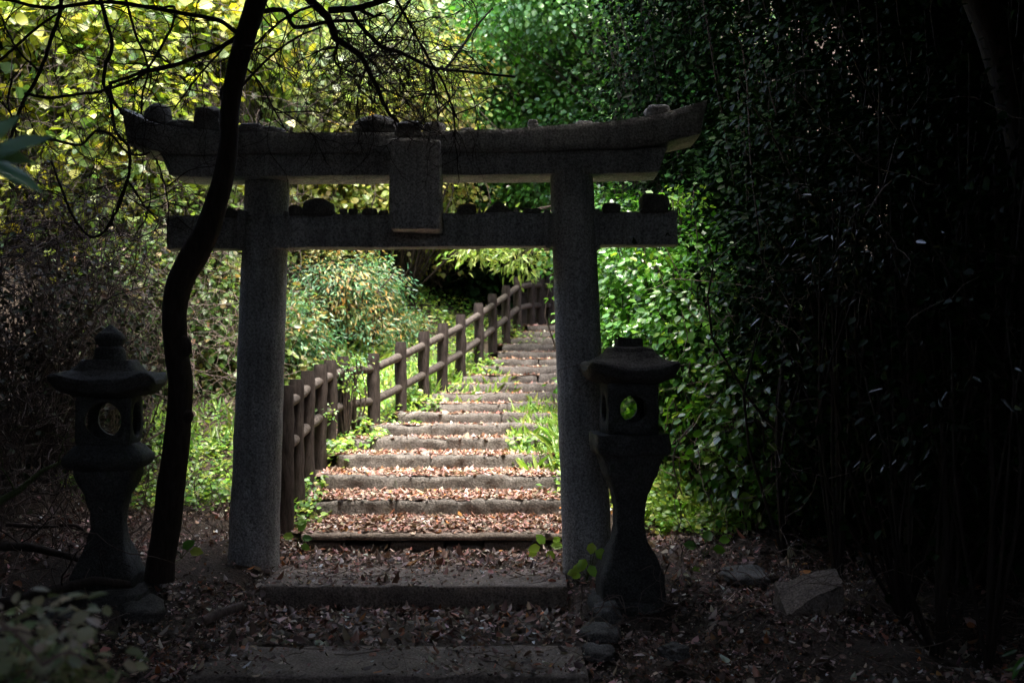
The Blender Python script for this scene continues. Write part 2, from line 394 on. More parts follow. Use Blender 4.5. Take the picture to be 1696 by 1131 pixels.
# ------------------------------------------------------------------ torii
torii = thing('torii_gate', P(697, 930, 7.5), 'weathered grey stone torii gate spanning the path with stones on its beams', 'torii gate')
def surf_noise(v, amp, fr, seed=0):
    return v + np.array([mnoise.noise_vector(Vector(q) * fr + Vector((seed, 0, seed)))[:] for q in v]) * amp
for (bx, tx, Yp, sd_) in ((419, 443.5, 7.58, 1), (975, 946, 7.44, 2)):
    b = P(bx, 932, Yp); t = P(tx, 288, Yp); b[2] -= 0.12
    n = 46; s = np.linspace(0, 1, n)[:, None]; pts = b + (t - b) * s
    rb, rt = 41.5 * Yp / 1710, 36.0 * Yp / 1710
    sides = 40; a = np.linspace(0, 2 * math.pi, sides, endpoint=False)
    rad = rb + (rt - rb) * s[:, 0] ** 0.8; rad[-1] -= 0.006; rad[0:3] += 0.006
    ring = pts[:, None] + rad[:, None, None] * np.stack([np.cos(a), np.sin(a), np.zeros(sides)], -1)[None]
    v = surf_noise(ring.reshape(-1, 3), 0.006, 5.0, sd_); v = surf_noise(v, 0.0025, 22.0, sd_ + 3)
    i = (np.arange(n - 1)[:, None] * sides + np.arange(sides)[None]).ravel(); j = (np.arange(n - 1)[:, None] * sides + (np.arange(sides)[None] + 1) % sides).ravel()
    mb = MB(); mb.add(v, np.stack([i, j, j + sides, i + sides], -1)); mb.build('pillar', M_GRANITE, torii)

def beam(prof, Yc, depth, name, seed, nseg=90, slant=0.0, topround=0.0):
    """prof: list of (x px, top px, bottom px) measured on the front face; lofts a beam of the given depth"""
    pr = np.array([np.concatenate([P(x, yt, Yc)[[0, 2]], P(x, yb, Yc)[[0, 2]]]) for x, yt, yb in prof])
    s = np.linspace(0, 1, nseg); q = np.linspace(0, 1, len(pr))
    xs = np.interp(s, np.interp(pr[:, 0], [pr[0, 0], pr[-1, 0]], [0, 1]), pr[:, 0]); ss = xs
    zt = np.interp(ss, pr[:, 0], pr[:, 1]); zb = np.interp(ss, pr[:, 0], pr[:, 3])
    k = np.ones(5) / 5
    for _ in range(2):
        zt = np.convolve(np.pad(zt, 2, mode='reflect', reflect_type='odd'), k, 'valid'); zb = np.convolve(np.pad(zb, 2, mode='reflect', reflect_type='odd'), k, 'valid')
    mid = zt * 0.5 + zb * 0.5; e = 0.012
    sec = []
    lv = [(0, e, 0), (0, 0, e), (0, 0, .25), (0, 0, .5), (0, 0, .75), (0, 0, 1 - e), (0, e, 1), (.5, 0, 1), (1, -e, 1), (1, 0, 1 - e), (1, 0, .5), (1, 0, e), (1, -e, 0), (.5, 0, 0)]
    V = []
    for u, ins, h in lv:
        yy = np.full(nseg, Yc + depth * u + ins) ; zz = zb + (zt - zb) * h
        if u == .5 and h == 1: zz = zz + topround
        xx = ss + slant * (h - 0.5) * np.sign(ss - (ss[0] + ss[-1]) / 2) * np.clip((np.abs(ss - (ss[0] + ss[-1]) / 2) / ((ss[-1] - ss[0]) / 2)) ** 8, 0, 1)
        V.append(np.stack([xx, yy, zz], -1))
    V = np.stack(V, 1); m = len(lv)
    v = surf_noise(V.reshape(-1, 3), 0.007, 4.0, seed); v = surf_noise(v, 0.003, 18.0, seed + 5)
    i = (np.arange(nseg - 1)[:, None] * m + np.arange(m)[None]).ravel(); j = (np.arange(nseg - 1)[:, None] * m + (np.arange(m)[None] + 1) % m).ravel()
    mb = MB(); mb.add(v, np.stack([i, i + m, j + m, j], -1))
    for e_ in (0, nseg - 1):
        c = v.reshape(nseg, m, 3)[e_]; cc = np.concatenate([c, c.mean(0)[None]]); jj = np.arange(m)
        ff = np.stack([jj, (jj + 1) % m, np.full(m, m)], -1); mb.add(cc, ff if e_ == 0 else ff[:, ::-1])
    return mb.build(name, M_GRANITE, torii)
# top lintel with upswept ends, second lintel under it, tie beam
beam([(206, 179, 240), (222, 190, 245), (245, 201, 251), (280, 209, 254), (320, 213, 254), (390, 218, 253), (520, 219, 252), (700, 219, 250), (800, 214, 250), (880, 210, 249), (960, 205, 247), (1030, 199, 244), (1085, 190, 239), (1130, 178, 231), (1167, 164, 221)], 7.26, 0.46, 'lintel', 1, slant=0.05, topround=0.04)
beam([(273, 256, 289), (300, 256.5, 292), (400, 255.5, 292), (700, 252.5, 290), (1000, 249, 287), (1085, 245, 286), (1099, 243, 284)], 7.31, 0.36, 'lower_lintel', 2, slant=0.06)
beam([(277, 357, 412), (700, 353, 409), (1122, 349, 405)], 7.42, 0.17, 'tie_beam', 3)
# wedges at both sides of each pillar
for x0, x1, y0, y1, Yw in ((394, 408, 349, 414, 7.43), (470, 480, 351, 413, 7.43), (902, 912, 347, 410, 7.37), (976, 994, 345, 411, 7.37)):
    a = P(x0, y1, Yw); b = P(x1, y0, Yw); mb = MB(); rough_block(mb, a[0], b[0], 7.385, 7.63, a[2], b[2], x0, 0.006, 0.03, 0.008); mb.build('wedge', M_GRANITE, torii)
# centre tablet
mb = MB(); a = P(645, 379, 7.16); b = P(729, 229, 7.16)
rough_block(mb, a[0], b[0], 7.16, 7.50, a[2], b[2], 9, 0.012, 0.03, 0.009)
mb.build('tablet', M_TABLET, torii)

# stones resting on the beams: (x, bottom y, width px, height px, beam, label, material, boxy)
stG = 'loose stones left on the torii beams'
def ydep(level): return {'top': 7.48, 'tie': 7.50, 'tab': 7.36}[level]
for n_, (x, yb, wd, ht, lv, lab, mt, bx) in enumerate([
    (257, 204, 40, 34, 'top', 'large round stone near the upswept left tip of the top lintel', M_ROCK, .1),
    (297, 212, 46, 14, 'top', 'low flat stone between the two big stones on the left lintel', M_ROCK, .2),
    (344, 215, 46, 38, 'top', 'big squarish dark stone on the lintel, just left of the leaning trunk', M_ROCK, .6),
    (412, 219, 44, 15, 'top', 'flat slate lying on the lintel, touching the right side of the trunk', M_ROCK, .3),
    (448, 219, 38, 10, 'top', 'thin flat stone on the lintel, right neighbour of the slate by the trunk', M_ROCK, .3),
    (622, 220, 72, 28, 'top', 'long domed stone on the lintel left of the centre tablet', M_ROCK, .3),
    (676, 226, 40, 26, 'tab', 'dark faceted stone above the left half of the centre tablet', M_ROCK, .5),
    (718, 224, 30, 22, 'tab', 'pale square stone above the right corner of the centre tablet', M_PALE, .9),
    (774, 217, 22, 7, 'top', 'tiny flat chip on the lintel right of the pale square stone', M_ROCK, .3),
    (883, 211, 16, 15, 'top', 'small upright cube-like stone alone on the right lintel', M_ROCK, .7),
    (968, 206, 26, 7, 'top', 'thin pale flake on the lintel where it begins to sweep up', M_PALE, .3),
    (1092, 191, 40, 19, 'top', 'dark round stone on the upswept right end of the lintel', M_ROCK, .2),
    (377, 359, 24, 16, 'tie', 'small stone on the tie beam between trunk and left pillar', M_ROCK, .2),
    (487, 356, 22, 16, 'tie', 'dark pebble on the tie beam touching the left pillar', M_ROCK, .3),
    (525, 356, 48, 27, 'tie', 'half-round stone on the tie beam, biggest of those left of the tablet', M_ROCK, .2),
    (567, 355, 12, 10, 'tie', 'tiny pebble right beside the half-round stone on the tie beam', M_ROCK, .2),
    (583, 355, 14, 11, 'tie', 'middle one of three small pebbles left of the tablet', M_ROCK, .2),
    (611, 355, 22, 12, 'tie', 'low oblong pebble on the tie beam near the tablet', M_ROCK, .2),
    (633, 355, 14, 8, 'tie', 'flat chip on the tie beam touching the left edge of the tablet', M_ROCK, .4),
    (772, 354, 28, 17, 'tie', 'brownish angular stone on the tie beam right of the tablet', M_ROCK, .4),
    (795, 353, 10, 11, 'tie', 'narrow upright pebble between the angular and the peaked stone', M_ROCK, .2),
    (827, 352, 50, 22, 'tie', 'wide peaked stone like a little roof on the tie beam', M_ROCK, .3),
    (857, 352, 14, 13, 'tie', 'speckled pale pebble right of the peaked stone', M_PALE, .2),
    (882, 352, 26, 8, 'tie', 'thin flat stone on the tie beam touching the right pillar', M_ROCK, .3),
    (1014, 351, 28, 16, 'tie', 'sloping dark stone on the outer tie beam right of the right pillar', M_ROCK, .4),
    (1084, 350, 42, 29, 'tie', 'big dark block near the right end of the tie beam', M_ROCK, .8)]):
    Yd = ydep(lv); p = P(x, yb, Yd - 0.12); sc = (Yd - 0.1) / 1710
    h = ht * sc * 1.06; mb = MB()
    if 'peaked' in lab:
        rock(mb, (p[0], Yd - 0.02, p[2] + h * 0.36), (wd * sc * 1.05, 0.13, h * 1.25), n_ + 1.5, 0.1, 1.2, sub=3)
        v = mb.v[0]; c0 = p[0] - 0.01; tp = 1 - np.clip(np.abs(v[:, 0] - c0) / (wd * sc * 0.62), 0, 1) * 0.75
        v[:, 2] = p[2] - 0.01 + (v[:, 2] - p[2] + 0.01) * tp
    else:
        dp = min(0.24, wd * sc * 0.9) if lv != 'tie' else min(0.15, wd * sc * 0.9)
        rock(mb, (p[0], Yd - 0.06, p[2] + h * 0.36), (wd * sc * 1.08, dp, h * 1.22), n_ + 1.5, 0.22, 1.3, rotz=0.0, boxy=bx)
    props(mb.build('loose_stone', mt, origin=(p[0], Yd, p[2]), smooth=bx < .25), lab, 'stone', stG)

# ------------------------------------------------------------------ stone lanterns
def sq_loft(mb, cx, cy, prof, rot=0.0, power=7.0, n=40, seed=0, amp=0.005, lift=None):
    """square section with rounded corners lofted through (z, half width); lift raises the corners"""
    a = np.linspace(0, 2 * math.pi, n, endpoint=False) + math.pi / n
    ca, sa = np.cos(a), np.sin(a); r = (np.abs(ca) ** power + np.abs(sa) ** power) ** (-1 / power)
    ux, uy = ca * r, sa * r; corner = np.clip((np.maximum(r, 1) - 1) / 0.36, 0, 1) ** 1.6
    c, s = math.cos(rot), math.sin(rot); V = []
    for i_, q in enumerate(prof):
        z, h = q[0], q[1]; lf = q[2] if len(q) > 2 else 0
        x = ux * h; y = uy * h
        V.append(np.stack([cx + x * c - y * s, cy + x * s + y * c, z + lf * corner], -1))
    V = np.array(V); m = len(prof); v = V.reshape(-1, 3)
    v = surf_noise(v, amp, 8.0, seed); v = surf_noise(v, amp * 0.5, 25.0, seed)
    i = (np.arange(m - 1)[:, None] * n + np.arange(n)[None]).ravel(); j = (np.arange(m - 1)[:, None] * n + (np.arange(n)[None] + 1) % n).ravel()
    mb.add(v, np.stack([i, j, j + n, i + n], -1))
    for e_ in (0, m - 1):
        cc = np.concatenate([v.reshape(m, n, 3)[e_], v.reshape(m, n, 3)[e_].mean(0)[None]]); jj = np.arange(n)
        ff = np.stack([(jj + 1) % n, jj, np.full(n, n)], -1); mb.add(cc, ff if e_ == 0 else ff[:, ::-1])
def dens(prof, k=5):
    out = []
    for a, b in zip(prof, prof[1:]):
        a = tuple(a) + (0,) * (3 - len(a)); b = tuple(b) + (0,) * (3 - len(b))
        for t in range(k): out.append(tuple(a[i] + (b[i] - a[i]) * t / k for i in range(3)))
    out.append(tuple(prof[-1]) + (0,) * (3 - len(prof[-1]))); return out

def fire_box(mb, cx, cy, z0, z1, hw, th, hr, rot, seed):
    """four walls, each pierced by a round opening that reaches through its thickness"""
    nseg = 40; zc = (z0 + z1) / 2; hh = (z1 - z0) / 2
    a = np.linspace(0, 2 * math.pi, nseg, endpoint=False)
    for side in range(4):
        ang = rot + side * math.pi / 2; wv = hw if side % 2 == 0 else hw - th
        ca, sa = np.cos(a), np.sin(a); k = 1 / np.maximum(np.abs(ca) / wv, np.abs(sa) / hh)
        ow, oz = ca * k, sa * k; iw, iz = ca * hr, sa * hr
        rings = []
        for (w_, z_, d_) in ((ow, oz, -hw), (ow * .5 + iw * .5, oz * .5 + iz * .5, -hw), (iw, iz, -hw), (iw, iz, -hw + th), (ow, oz, -hw + th)):
            x = w_; y = np.full(nseg, d_); rings.append(np.stack([cx + x * math.cos(ang) - y * math.sin(ang), cy + x * math.sin(ang) + y * math.cos(ang), zc + z_], -1))
        V = np.array(rings).reshape(-1, 3); V = surf_noise(V, 0.004, 9, seed)
        m = len(rings); i = (np.arange(m)[:, None] * nseg + np.arange(nseg)[None]).ravel(); j = (np.arange(m)[:, None] * nseg + (np.arange(nseg)[None] + 1) % nseg).ravel()
        i2 = (i + nseg) % (m * nseg); j2 = (j + nseg) % (m * nseg)
        mb.add(V, np.stack([i, j, j2, i2], -1))

WF = {'base': .9, 'shaft': .88, 'platform': .91, 'roof': .88, 'finial': 1.0}
def lantern(label, cxp, Yl, levels, rot, seed, finial):
    c = P(cxp, 700, Yl); sc = Yl / 1710; cx, cy = c[0], Yl
    Zp = lambda y: float(P(cxp, y, Yl)[2]); L = levels
    t = thing('stone_lantern', (cx, cy, Zp(L['base'][-1][0])), label, 'stone lantern', 'stone lanterns flanking the path')
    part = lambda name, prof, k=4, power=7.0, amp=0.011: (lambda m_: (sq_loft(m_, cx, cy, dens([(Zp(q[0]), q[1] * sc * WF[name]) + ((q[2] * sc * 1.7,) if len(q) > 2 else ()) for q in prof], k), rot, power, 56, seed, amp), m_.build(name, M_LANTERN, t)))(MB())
    part('base', L['base'][::-1], 4, 5.0, 0.014)
    part('shaft', L['shaft'][::-1], 5, 9.0)
    part('platform', L['platform'][::-1], 4, L.get('pp', 8.0))
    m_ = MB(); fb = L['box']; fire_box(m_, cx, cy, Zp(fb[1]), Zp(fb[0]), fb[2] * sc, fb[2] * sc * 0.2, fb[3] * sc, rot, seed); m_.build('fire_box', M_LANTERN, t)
    part('roof', L['roof'][::-1], 5, 8.0)
    if finial: part('finial', finial[::-1], 3, 2.6, 0.003)
    return t
lantern('left stone lantern with an onion-shaped finial, beside the leaning tree trunk', 182, 6.85, {
    'base': [(966, 66), (972, 84), (1010, 92), (1030, 94)],
    'shaft': [(776, 53), (786, 52), (800, 47), (820, 37), (845, 29), (870, 28), (895, 34), (920, 45), (942, 54), (948, 57), (968, 58)],
    'platform': [(733, 46), (741, 58), (752, 70), (760, 72), (768, 68), (777, 52)],
    'box': (654, 734, 43, 29),
    'roof': [(596, 44), (604, 50), (614, 60), (624, 76, 6), (630, 90, 10), (636, 92, 11), (650, 82, 10), (655, 56)], 'pp': 5.0},
    0.12, 11, [(538, 2), (545, 10), (553, 20), (562, 24), (569, 21), (574, 17), (577, 22), (584, 24), (594, 24), (598, 22)])
lantern('right stone lantern without finial, standing against the right torii pillar', 1041, 6.85, {
    'base': [(984, 66), (990, 72), (1012, 78), (1034, 82)],
    'shaft': [(768, 50), (784, 48), (797, 40), (815, 32), (840, 27), (870, 27), (895, 33), (915, 44), (938, 53), (950, 57), (985, 58)],
    'platform': [(717, 66), (738, 66), (748, 63), (752, 56), (760, 52), (769, 50)],
    'box': (634, 717, 41, 22),
    'roof': [(560, 24), (575, 25), (577, 40), (584, 44), (594, 55), (602, 68, 4), (609, 80, 9), (614, 84, 10), (628, 78, 9), (634, 54)]},
    0.09, 12, None)

# ------------------------------------------------------------------ log fence
fence = thing('log_fence', P(569, 714, 10.5), 'brown imitation-log post and rail fence climbing the left side of the steps', 'fence')
posts = [(473, 638, 862, 8.3), (491, 628, 826, 8.75), (509, 614, 795, 9.2), (530, 603, 765, 9.7), (547, 596, 738, 10.1), (569, 590, 718, 10.5), (619, 585, 703, 10.85), (664, 566, 680, 11.4), (702, 549, 654, 12.0), (733, 535, 640, 12.6), (763, 521, 616, 13.3), (793, 502, 593, 14.0), (816, 487, 573, 14.8), (838, 473, 556, 15.7), (857, 459, 543, 16.5), (879, 456, 532, 17.2), (895, 457, 528, 17.6), (911, 458, 526, 17.9), (930, 460, 526, 18.3)]
PP = []
for i, (x, yt, yb, Yf) in enumerate(posts):
    b = P(x, yb, Yf); t = P(x, yt, Yf); b[2] -= 0.12; r = 0.072; PP.append((b, t))
    n = 14; s = np.linspace(0, 1, n)[:, None]; pts = b + (t - b) * s + np.stack([np.sin(s[:, 0] * 6 + i) * 0.004, np.zeros(n), np.zeros(n)], -1)
    rd = np.full(n, r) * (1 + rng.normal(size=n) * 0.035); rd[-1] = r * 0.86; rd[-2] = r
    mb = MB(); tube(mb, pts, rd * .92, 18, lump=0.045); mb.build('post', M_POST, fence)
for (b0, t0), (b1, t1) in zip(PP, PP[1:]):
    for fr in (0.22, 0.60):
        p0 = t0 + np.array([0, 0, -1]) * (0.16 if fr < .5 else 0.50); p1 = t1 + np.array([0, 0, -1]) * (0.16 if fr < .5 else 0.50)
        mb = MB(); tube(mb, np.linspace(p0, p1, 8), 0.045 * (1 + rng.normal(size=8) * 0.03), 12, lump=0.02); mb.build('rail', M_LOG, fence)

# ------------------------------------------------------------------ leaf litter and ground cover
LIT = [(0.42, 0.27, 0.22), (0.34, 0.20, 0.15), (0.50, 0.38, 0.31), (0.26, 0.11, 0.07), (0.30, 0.22, 0.17), (0.55, 0.46, 0.40), (0.45, 0.17, 0.05), (0.12, 0.07, 0.05)]
LW = [3, 4, 2, 3, 4, 1.8, .7, 8]
def scatter_flat(mb, x, y, z, size, cols, tiltamt=0.35, shape='oval', curl=0.5):
    n = len(x); nr = np.stack([rng.normal(size=n) * tiltamt, rng.normal(size=n) * tiltamt, np.ones(n)], -1)
    a = R(0, 2 * math.pi, n); tp = np.stack([np.cos(a), np.sin(a), np.zeros(n)], -1)
    sg = np.where(rng.random(n) < 0.5, 1, -1)[:, None]
    leaves(mb, np.stack([x, y, z], -1), nr * sg, tp, size, cols, shape, fold=0.35, curl=curl)
# on the stair
mb = MB()
for k in range(2, len(FR)):
    y0 = FR[k] + 0.02; y1 = FR[k + 1] + 0.04 if k < len(FR) - 1 else FR[k] + 1.3
    n = int((4200 if k < 6 else 2400 if k < 10 else 1500) * (y1 - y0) / 0.5)
    x = R(xl_all[k] - 0.05, xr_all[k] + 0.05, n); y = y0 + (y1 - y0) * rng.random(n) ** 0.6
    # leaves gather towards the riser behind
    zb = FZ[k]; ze = (FZ[k + 1] - 0.135) if k < len(FR) - 1 else zb
    z = zb + (ze - zb) * (y - y0) / (y1 - y0) + 0.008 + rng.random(n) * 0.012 * (y - y0) / (y1 - y0)
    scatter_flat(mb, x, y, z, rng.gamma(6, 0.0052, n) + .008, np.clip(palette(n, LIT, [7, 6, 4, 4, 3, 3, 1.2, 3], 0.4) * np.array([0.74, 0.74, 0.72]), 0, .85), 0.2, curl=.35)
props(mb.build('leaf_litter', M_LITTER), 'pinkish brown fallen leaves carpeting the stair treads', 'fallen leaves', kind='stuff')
# on the slabs and on the forest floor
mb = MB()
def litter_area(n, xa, xb, ya, yb, sz=(0.03, 0.075), avoid=None):
    x = R(xa, xb, n); y = R(ya, yb, n); z = ground_z(x, y) + 0.012 + rng.random(n) * 0.03
    on = np.zeros(n, bool)
    for (sx0, sx1, sy0, sy1, sz1) in SL:
        q = (x > sx0) & (x < sx1) & (y > sy0) & (y < sy1); z[q] = sz1 + 0.008 + rng.random(q.sum()) * 0.008; on |= q
    d = np.abs(x - path_x(y)); keep = ~((d < 1.02) & (y > 8.15) & (y < 17.3))
    keep &= (~on) | (rng.random(n) < 0.30)
    pt = np.sin(x * 3.1 + 2 * np.sin(y * 1.9)) * np.cos(y * 4.1 + x) ; keep &= rng.random(n) < np.clip(0.42 + 0.5 * pt, 0.08, 1)
    x, y, z = x[keep], y[keep], z[keep]; n = len(x)
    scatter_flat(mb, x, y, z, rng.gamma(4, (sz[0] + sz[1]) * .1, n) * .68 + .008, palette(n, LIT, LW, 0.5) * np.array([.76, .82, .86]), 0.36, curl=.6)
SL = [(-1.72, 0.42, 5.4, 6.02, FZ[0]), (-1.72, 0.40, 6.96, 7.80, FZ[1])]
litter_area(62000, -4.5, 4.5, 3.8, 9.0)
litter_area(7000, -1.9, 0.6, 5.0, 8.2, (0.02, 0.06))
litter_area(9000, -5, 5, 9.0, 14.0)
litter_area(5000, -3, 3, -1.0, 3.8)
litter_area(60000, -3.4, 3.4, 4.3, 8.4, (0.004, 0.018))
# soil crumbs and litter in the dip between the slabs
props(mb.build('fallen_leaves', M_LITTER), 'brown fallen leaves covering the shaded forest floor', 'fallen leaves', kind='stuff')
# ground under the slabs' dip: thin earth between slab one and two
mb = MB(); xs = np.linspace(-1.9, 0.6, 60); ys = np.linspace(6.0, 7.0, 26); XX, YY = np.meshgrid(xs, ys)
tt = (YY - 6.0); ZZ = FZ[0] - 0.015 + (FZ[1] - 0.155 - FZ[0] + 0.015) * tt + 0.01 * np.sin(XX * 7 + YY * 5) + rng.normal(size=XX.shape) * 0.004
i = (np.arange(25)[:, None] * 60 + np.arange(59)[None]).ravel(); mb.add(np.stack([XX, YY, ZZ], -1).reshape(-1, 3), np.stack([i, i + 1, i + 61, i + 60], -1))
xs = np.linspace(-1.75, 0.45, 50); ys = np.linspace(7.75, 8.4, 14); XX, YY = np.meshgrid(xs, ys)
ZZ = FZ[1] - 0.012 + (FZ[2] - 0.145 - FZ[1] + 0.012) * (YY - 7.75) / 0.5 + rng.normal(size=XX.shape) * 0.004
i = (np.arange(13)[:, None] * 50 + np.arange(49)[None]).ravel(); mb.add(np.stack([XX, YY, ZZ], -1).reshape(-1, 3), np.stack([i, i + 1, i + 51, i + 50], -1))
props(mb.build('path', M_SOIL), 'earth fill between the broad slabs', kind='structure')
mb = MB()
for (ya, yb, za, zb, n) in ((6.0, 6.96, FZ[0], FZ[1] - 0.155, 1500), (7.6, 8.17, FZ[1], FZ[2] - 0.145, 1100)):
    x = R(-1.8, 0.5, n); y = R(ya, yb, n); z = za + (zb - za) * (y - ya) / (yb - ya) + 0.012 + rng.random(n) * 0.02
    scatter_flat(mb, x, y, z, rng.gamma(4, .0078, n) + .008, palette(n, LIT, LW, 0.5) * np.array([.76, .82, .86]), 0.36, curl=.6)
props(mb.build('fallen_leaves', M_LITTER), 'fallen leaves drifted between the broad slabs', 'fallen leaves', kind='stuff')

GRN = [(0.13, 0.26, 0.035), (0.20, 0.34, 0.05), (0.08, 0.18, 0.04), (0.30, 0.38, 0.06)]
def cover(name, label, spots, shape='oval', sz=(0.03, 0.07), mat=None, up=0.10, cols=GRN):
    """spots: (x px, y px, Y, rx, ry, n)"""
    mb = MB()
    for (px, py, Yc, rx, ry, n) in spots:
        c = P(px, py, Yc); a = R(0, 2 * math.pi, n); r = np.sqrt(rng.random(n))
        x = c[0] + np.cos(a) * r * rx; y = c[1] + np.sin(a) * r * ry; g = ground_z(x, y)
        patch = np.sin(x * 5.1 + 1) * np.cos(y * 4.3) * 0.5 + 0.5
        z = g + 0.03 + rng.random(n) * up * (0.4 + patch)
        nr = np.stack([rng.normal(size=n) * .5, rng.normal(size=n) * .5 - 0.3, np.ones(n)], -1)
        aa = R(0, 2 * math.pi, n); leaves(mb, np.stack([x, y, z], -1), nr, np.stack([np.cos(aa), np.sin(aa), np.zeros(n)], -1), R(*sz, n), palette(n, cols, None, .25), shape)
    return props(mb.build(name, mat or M_LEAF), label, 'ground cover', kind='stuff')
cover('ground_cover', 'bright green herbs in the light behind the left torii pillar', [(300, 800, 9.6, 1.1, .9, 2600), (340, 820, 9.0, .5, .4, 700), (250, 780, 10.4, .9, .7, 1300)])
cover('ground_cover', 'fresh green weeds along the foot of the log fence', [(505, 820, 8.7, .22, .4, 350), (600, 715, 10.5, .25, .4, 450), (655, 690, 11.2, .3, .45, 600), (700, 665, 12, .3, .5, 600), (745, 635, 13, .3, .5, 500), (795, 600, 14, .35, .6, 500), (850, 560, 16, .4, .6, 400), (560, 735, 10, .2, .4, 300), (590, 690, 12, .8, .8, 1200), (700, 620, 14, .9, .9, 1200), (715, 560, 16, .9, 1.2, 1500), (760, 530, 17.3, .9, 1.0, 1500)], up=0.2)
cover('ground_cover', 'light green grass tuft spilling onto the steps by the right pillar', [(905, 735, 10.4, .40, .75, 900), (925, 700, 11.2, .5, .8, 900), (890, 755, 9.8, .3, .35, 350), (940, 790, 9.3, .3, .5, 350)], up=0.16)
cover('ground_cover', 'bright green herbs on the ground right of the right lantern', [(1130, 865, 8.4, .38, .3, 1000), (1160, 835, 9.0, .5, .4, 900), (1050, 850, 9.0, .3, .5, 500), (1185, 885, 8.1, .3, .2, 350)], up=.16, cols=[(0.24, 0.38, 0.04), (0.16, 0.30, 0.05), (0.34, 0.42, 0.06)])
# grass blades
mb = MB()
for (px, py, Yc, rx, ry, n) in [(905, 740, 10.3, .38, .8, 900), (925, 700, 11.4, .5, .8, 700), (690, 640, 13, 1.2, 1.2, 900), (300, 790, 10.6, 1.2, .6, 200), (1150, 860, 8.8, .6, .6, 350)]:
    c = P(px, py, Yc); a = R(0, 2 * math.pi, n); r = np.sqrt(rng.random(n)); x = c[0] + np.cos(a) * r * rx; y = c[1] + np.sin(a) * r * ry
    tp = np.stack([rng.normal(size=n) * .45, rng.normal(size=n) * .45, np.ones(n)], -1); nr = np.stack([rng.normal(size=n), rng.normal(size=n) - 1, np.zeros(n) + .2], -1)
    leaves(mb, np.stack([x, y, ground_z(x, y)], -1), nr, tp, R(.12, .30, n), palette(n, [(.22, .36, .05), (.30, .40, .09), (.14, .26, .05)], None, .2), 'narrow', curl=.5)
props(mb.build('grass', M_LEAF), 'thin green grass blades beside the steps', 'grass', kind='stuff')

# ------------------------------------------------------------------ shrubs and trees
def crown(mb, tw, c, rad, clumps, per, cr, size, cols, wts=None, shape='oval', shell=0.45, root=None, up=0.6, droop=0.4, twr=0.006, outward=0.6, jit=0.25):
    c = np.asarray(c, float); rad = np.asarray(rad, float)
    d = unit(rng.normal(size=(clumps, 3))); rr = rng.random(clumps)[:, None] ** shell
    cc = c + d * rr * rad * (1 + 0.18 * np.sin(d[:, :1] * 7 + d[:, 1:2] * 5 + c[0]))
    if tw is not None and root is not None:
        for q in cc[rng.random(clumps) < tw[1]]:
            mid = (root + q) / 2 + rng.normal(size=3) * 0.28 * rad
            L = smooth_line([root, mid, q, q + unit(q - root) * cr], 9)
            tube(tw[0], L, [twr * 2.2, twr * 1.2, twr * .5], 4, cap=False)
    g = palette(clumps, cols, wts, 0.22)
    n = clumps * per
    cen = np.repeat(cc, per, 0); dn = np.repeat(d, per, 0)
    off = rng.normal(size=(n, 3)) * cr * np.array([1, 1, 0.6]); pos = cen + off
    nr = unit(dn * outward + rng.normal(size=(n, 3)) * 0.5 + np.array([0, 0, up]))
    tp = unit(off + dn * 0.5 + rng.normal(size=(n, 3)) * cr * 0.6 + np.array([0, 0, -droop * cr]))
    sz = R(size[0], size[1], n)
    c2 = 0.45 * np.repeat(g, per, 0) + 0.55 * palette(n, cols, wts, jit)
    leaves(mb, pos, nr, tp, sz, c2, shape)

def shrub(name, label, cat, masses, mat, cols, wts=None, shape='oval', size=(0.05, 0.1), per=40, cr=0.22, group=None, twigs=0.25, twmat=None, hang=None, shell=0.45, **kw):
    """masses: (x px, y px, Y, rx m, ry m, rz m, clumps)"""
    px, py, Y0 = masses[0][:3]; c0 = P(px, py, Y0); gz = float(ground_z(c0[0], c0[1]))
    t = thing(name, (c0[0], c0[1], gz), label, cat, group)
    lf = MB(); tw = MB()
    for (px, py, Yc, rx, ry, rz, ncl) in masses:
        tw = MB(); c = P(px, py, Yc); g = float(ground_z(c[0], c[1])); root = np.array([c[0], c[1] + ry * 0.2, min(g, c[2] - rz * 0.5)]) 
        if hang is not None: root = np.array(hang, float)
        crown(lf, (tw, twigs), c, (rx, ry, rz), ncl, per, cr, size, cols, wts, shape, shell, root, **kw)
        tube(tw, smooth_line([root, (root + c) / 2 + rng.normal(size=3) * .1 * rx, c], 8), [min(.05, rx * .06), min(.02, rx * .03)], 6); tw.build('stems', twmat or M_VINE, t)
    lf.build('foliage', mat, t)
    return t

YEL = [(0.46, 0.46, 0.03), (0.30, 0.38, 0.04), (0.08, 0.15, 0.03), (0.58, 0.40, 0.02), (0.46, 0.52, 0.26)]
PAL = [(0.22, 0.31, 0.13), (0.44, 0.50, 0.30), (0.08, 0.14, 0.05), (0.42, 0.44, 0.12)]
MIX = [(0.38, 0.38, 0.08), (0.26, 0.34, 0.08), (0.45, 0.30, 0.08), (0.16, 0.26, 0.06), (0.50, 0.42, 0.20)]
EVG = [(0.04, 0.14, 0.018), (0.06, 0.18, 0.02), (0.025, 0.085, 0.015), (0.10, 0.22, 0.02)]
DKG = [(0.006, 0.018, 0.004), (0.010, 0.028, 0.005), (0.004, 0.011, 0.003)]  # evergreen leaf colours taken near black to stand in for deep shade
CON = [(0.08, 0.22, 0.11), (0.13, 0.29, 0.13), (0.05, 0.12, 0.05), (0.38, 0.24, 0.05), (0.46, 0.24, 0.05)]

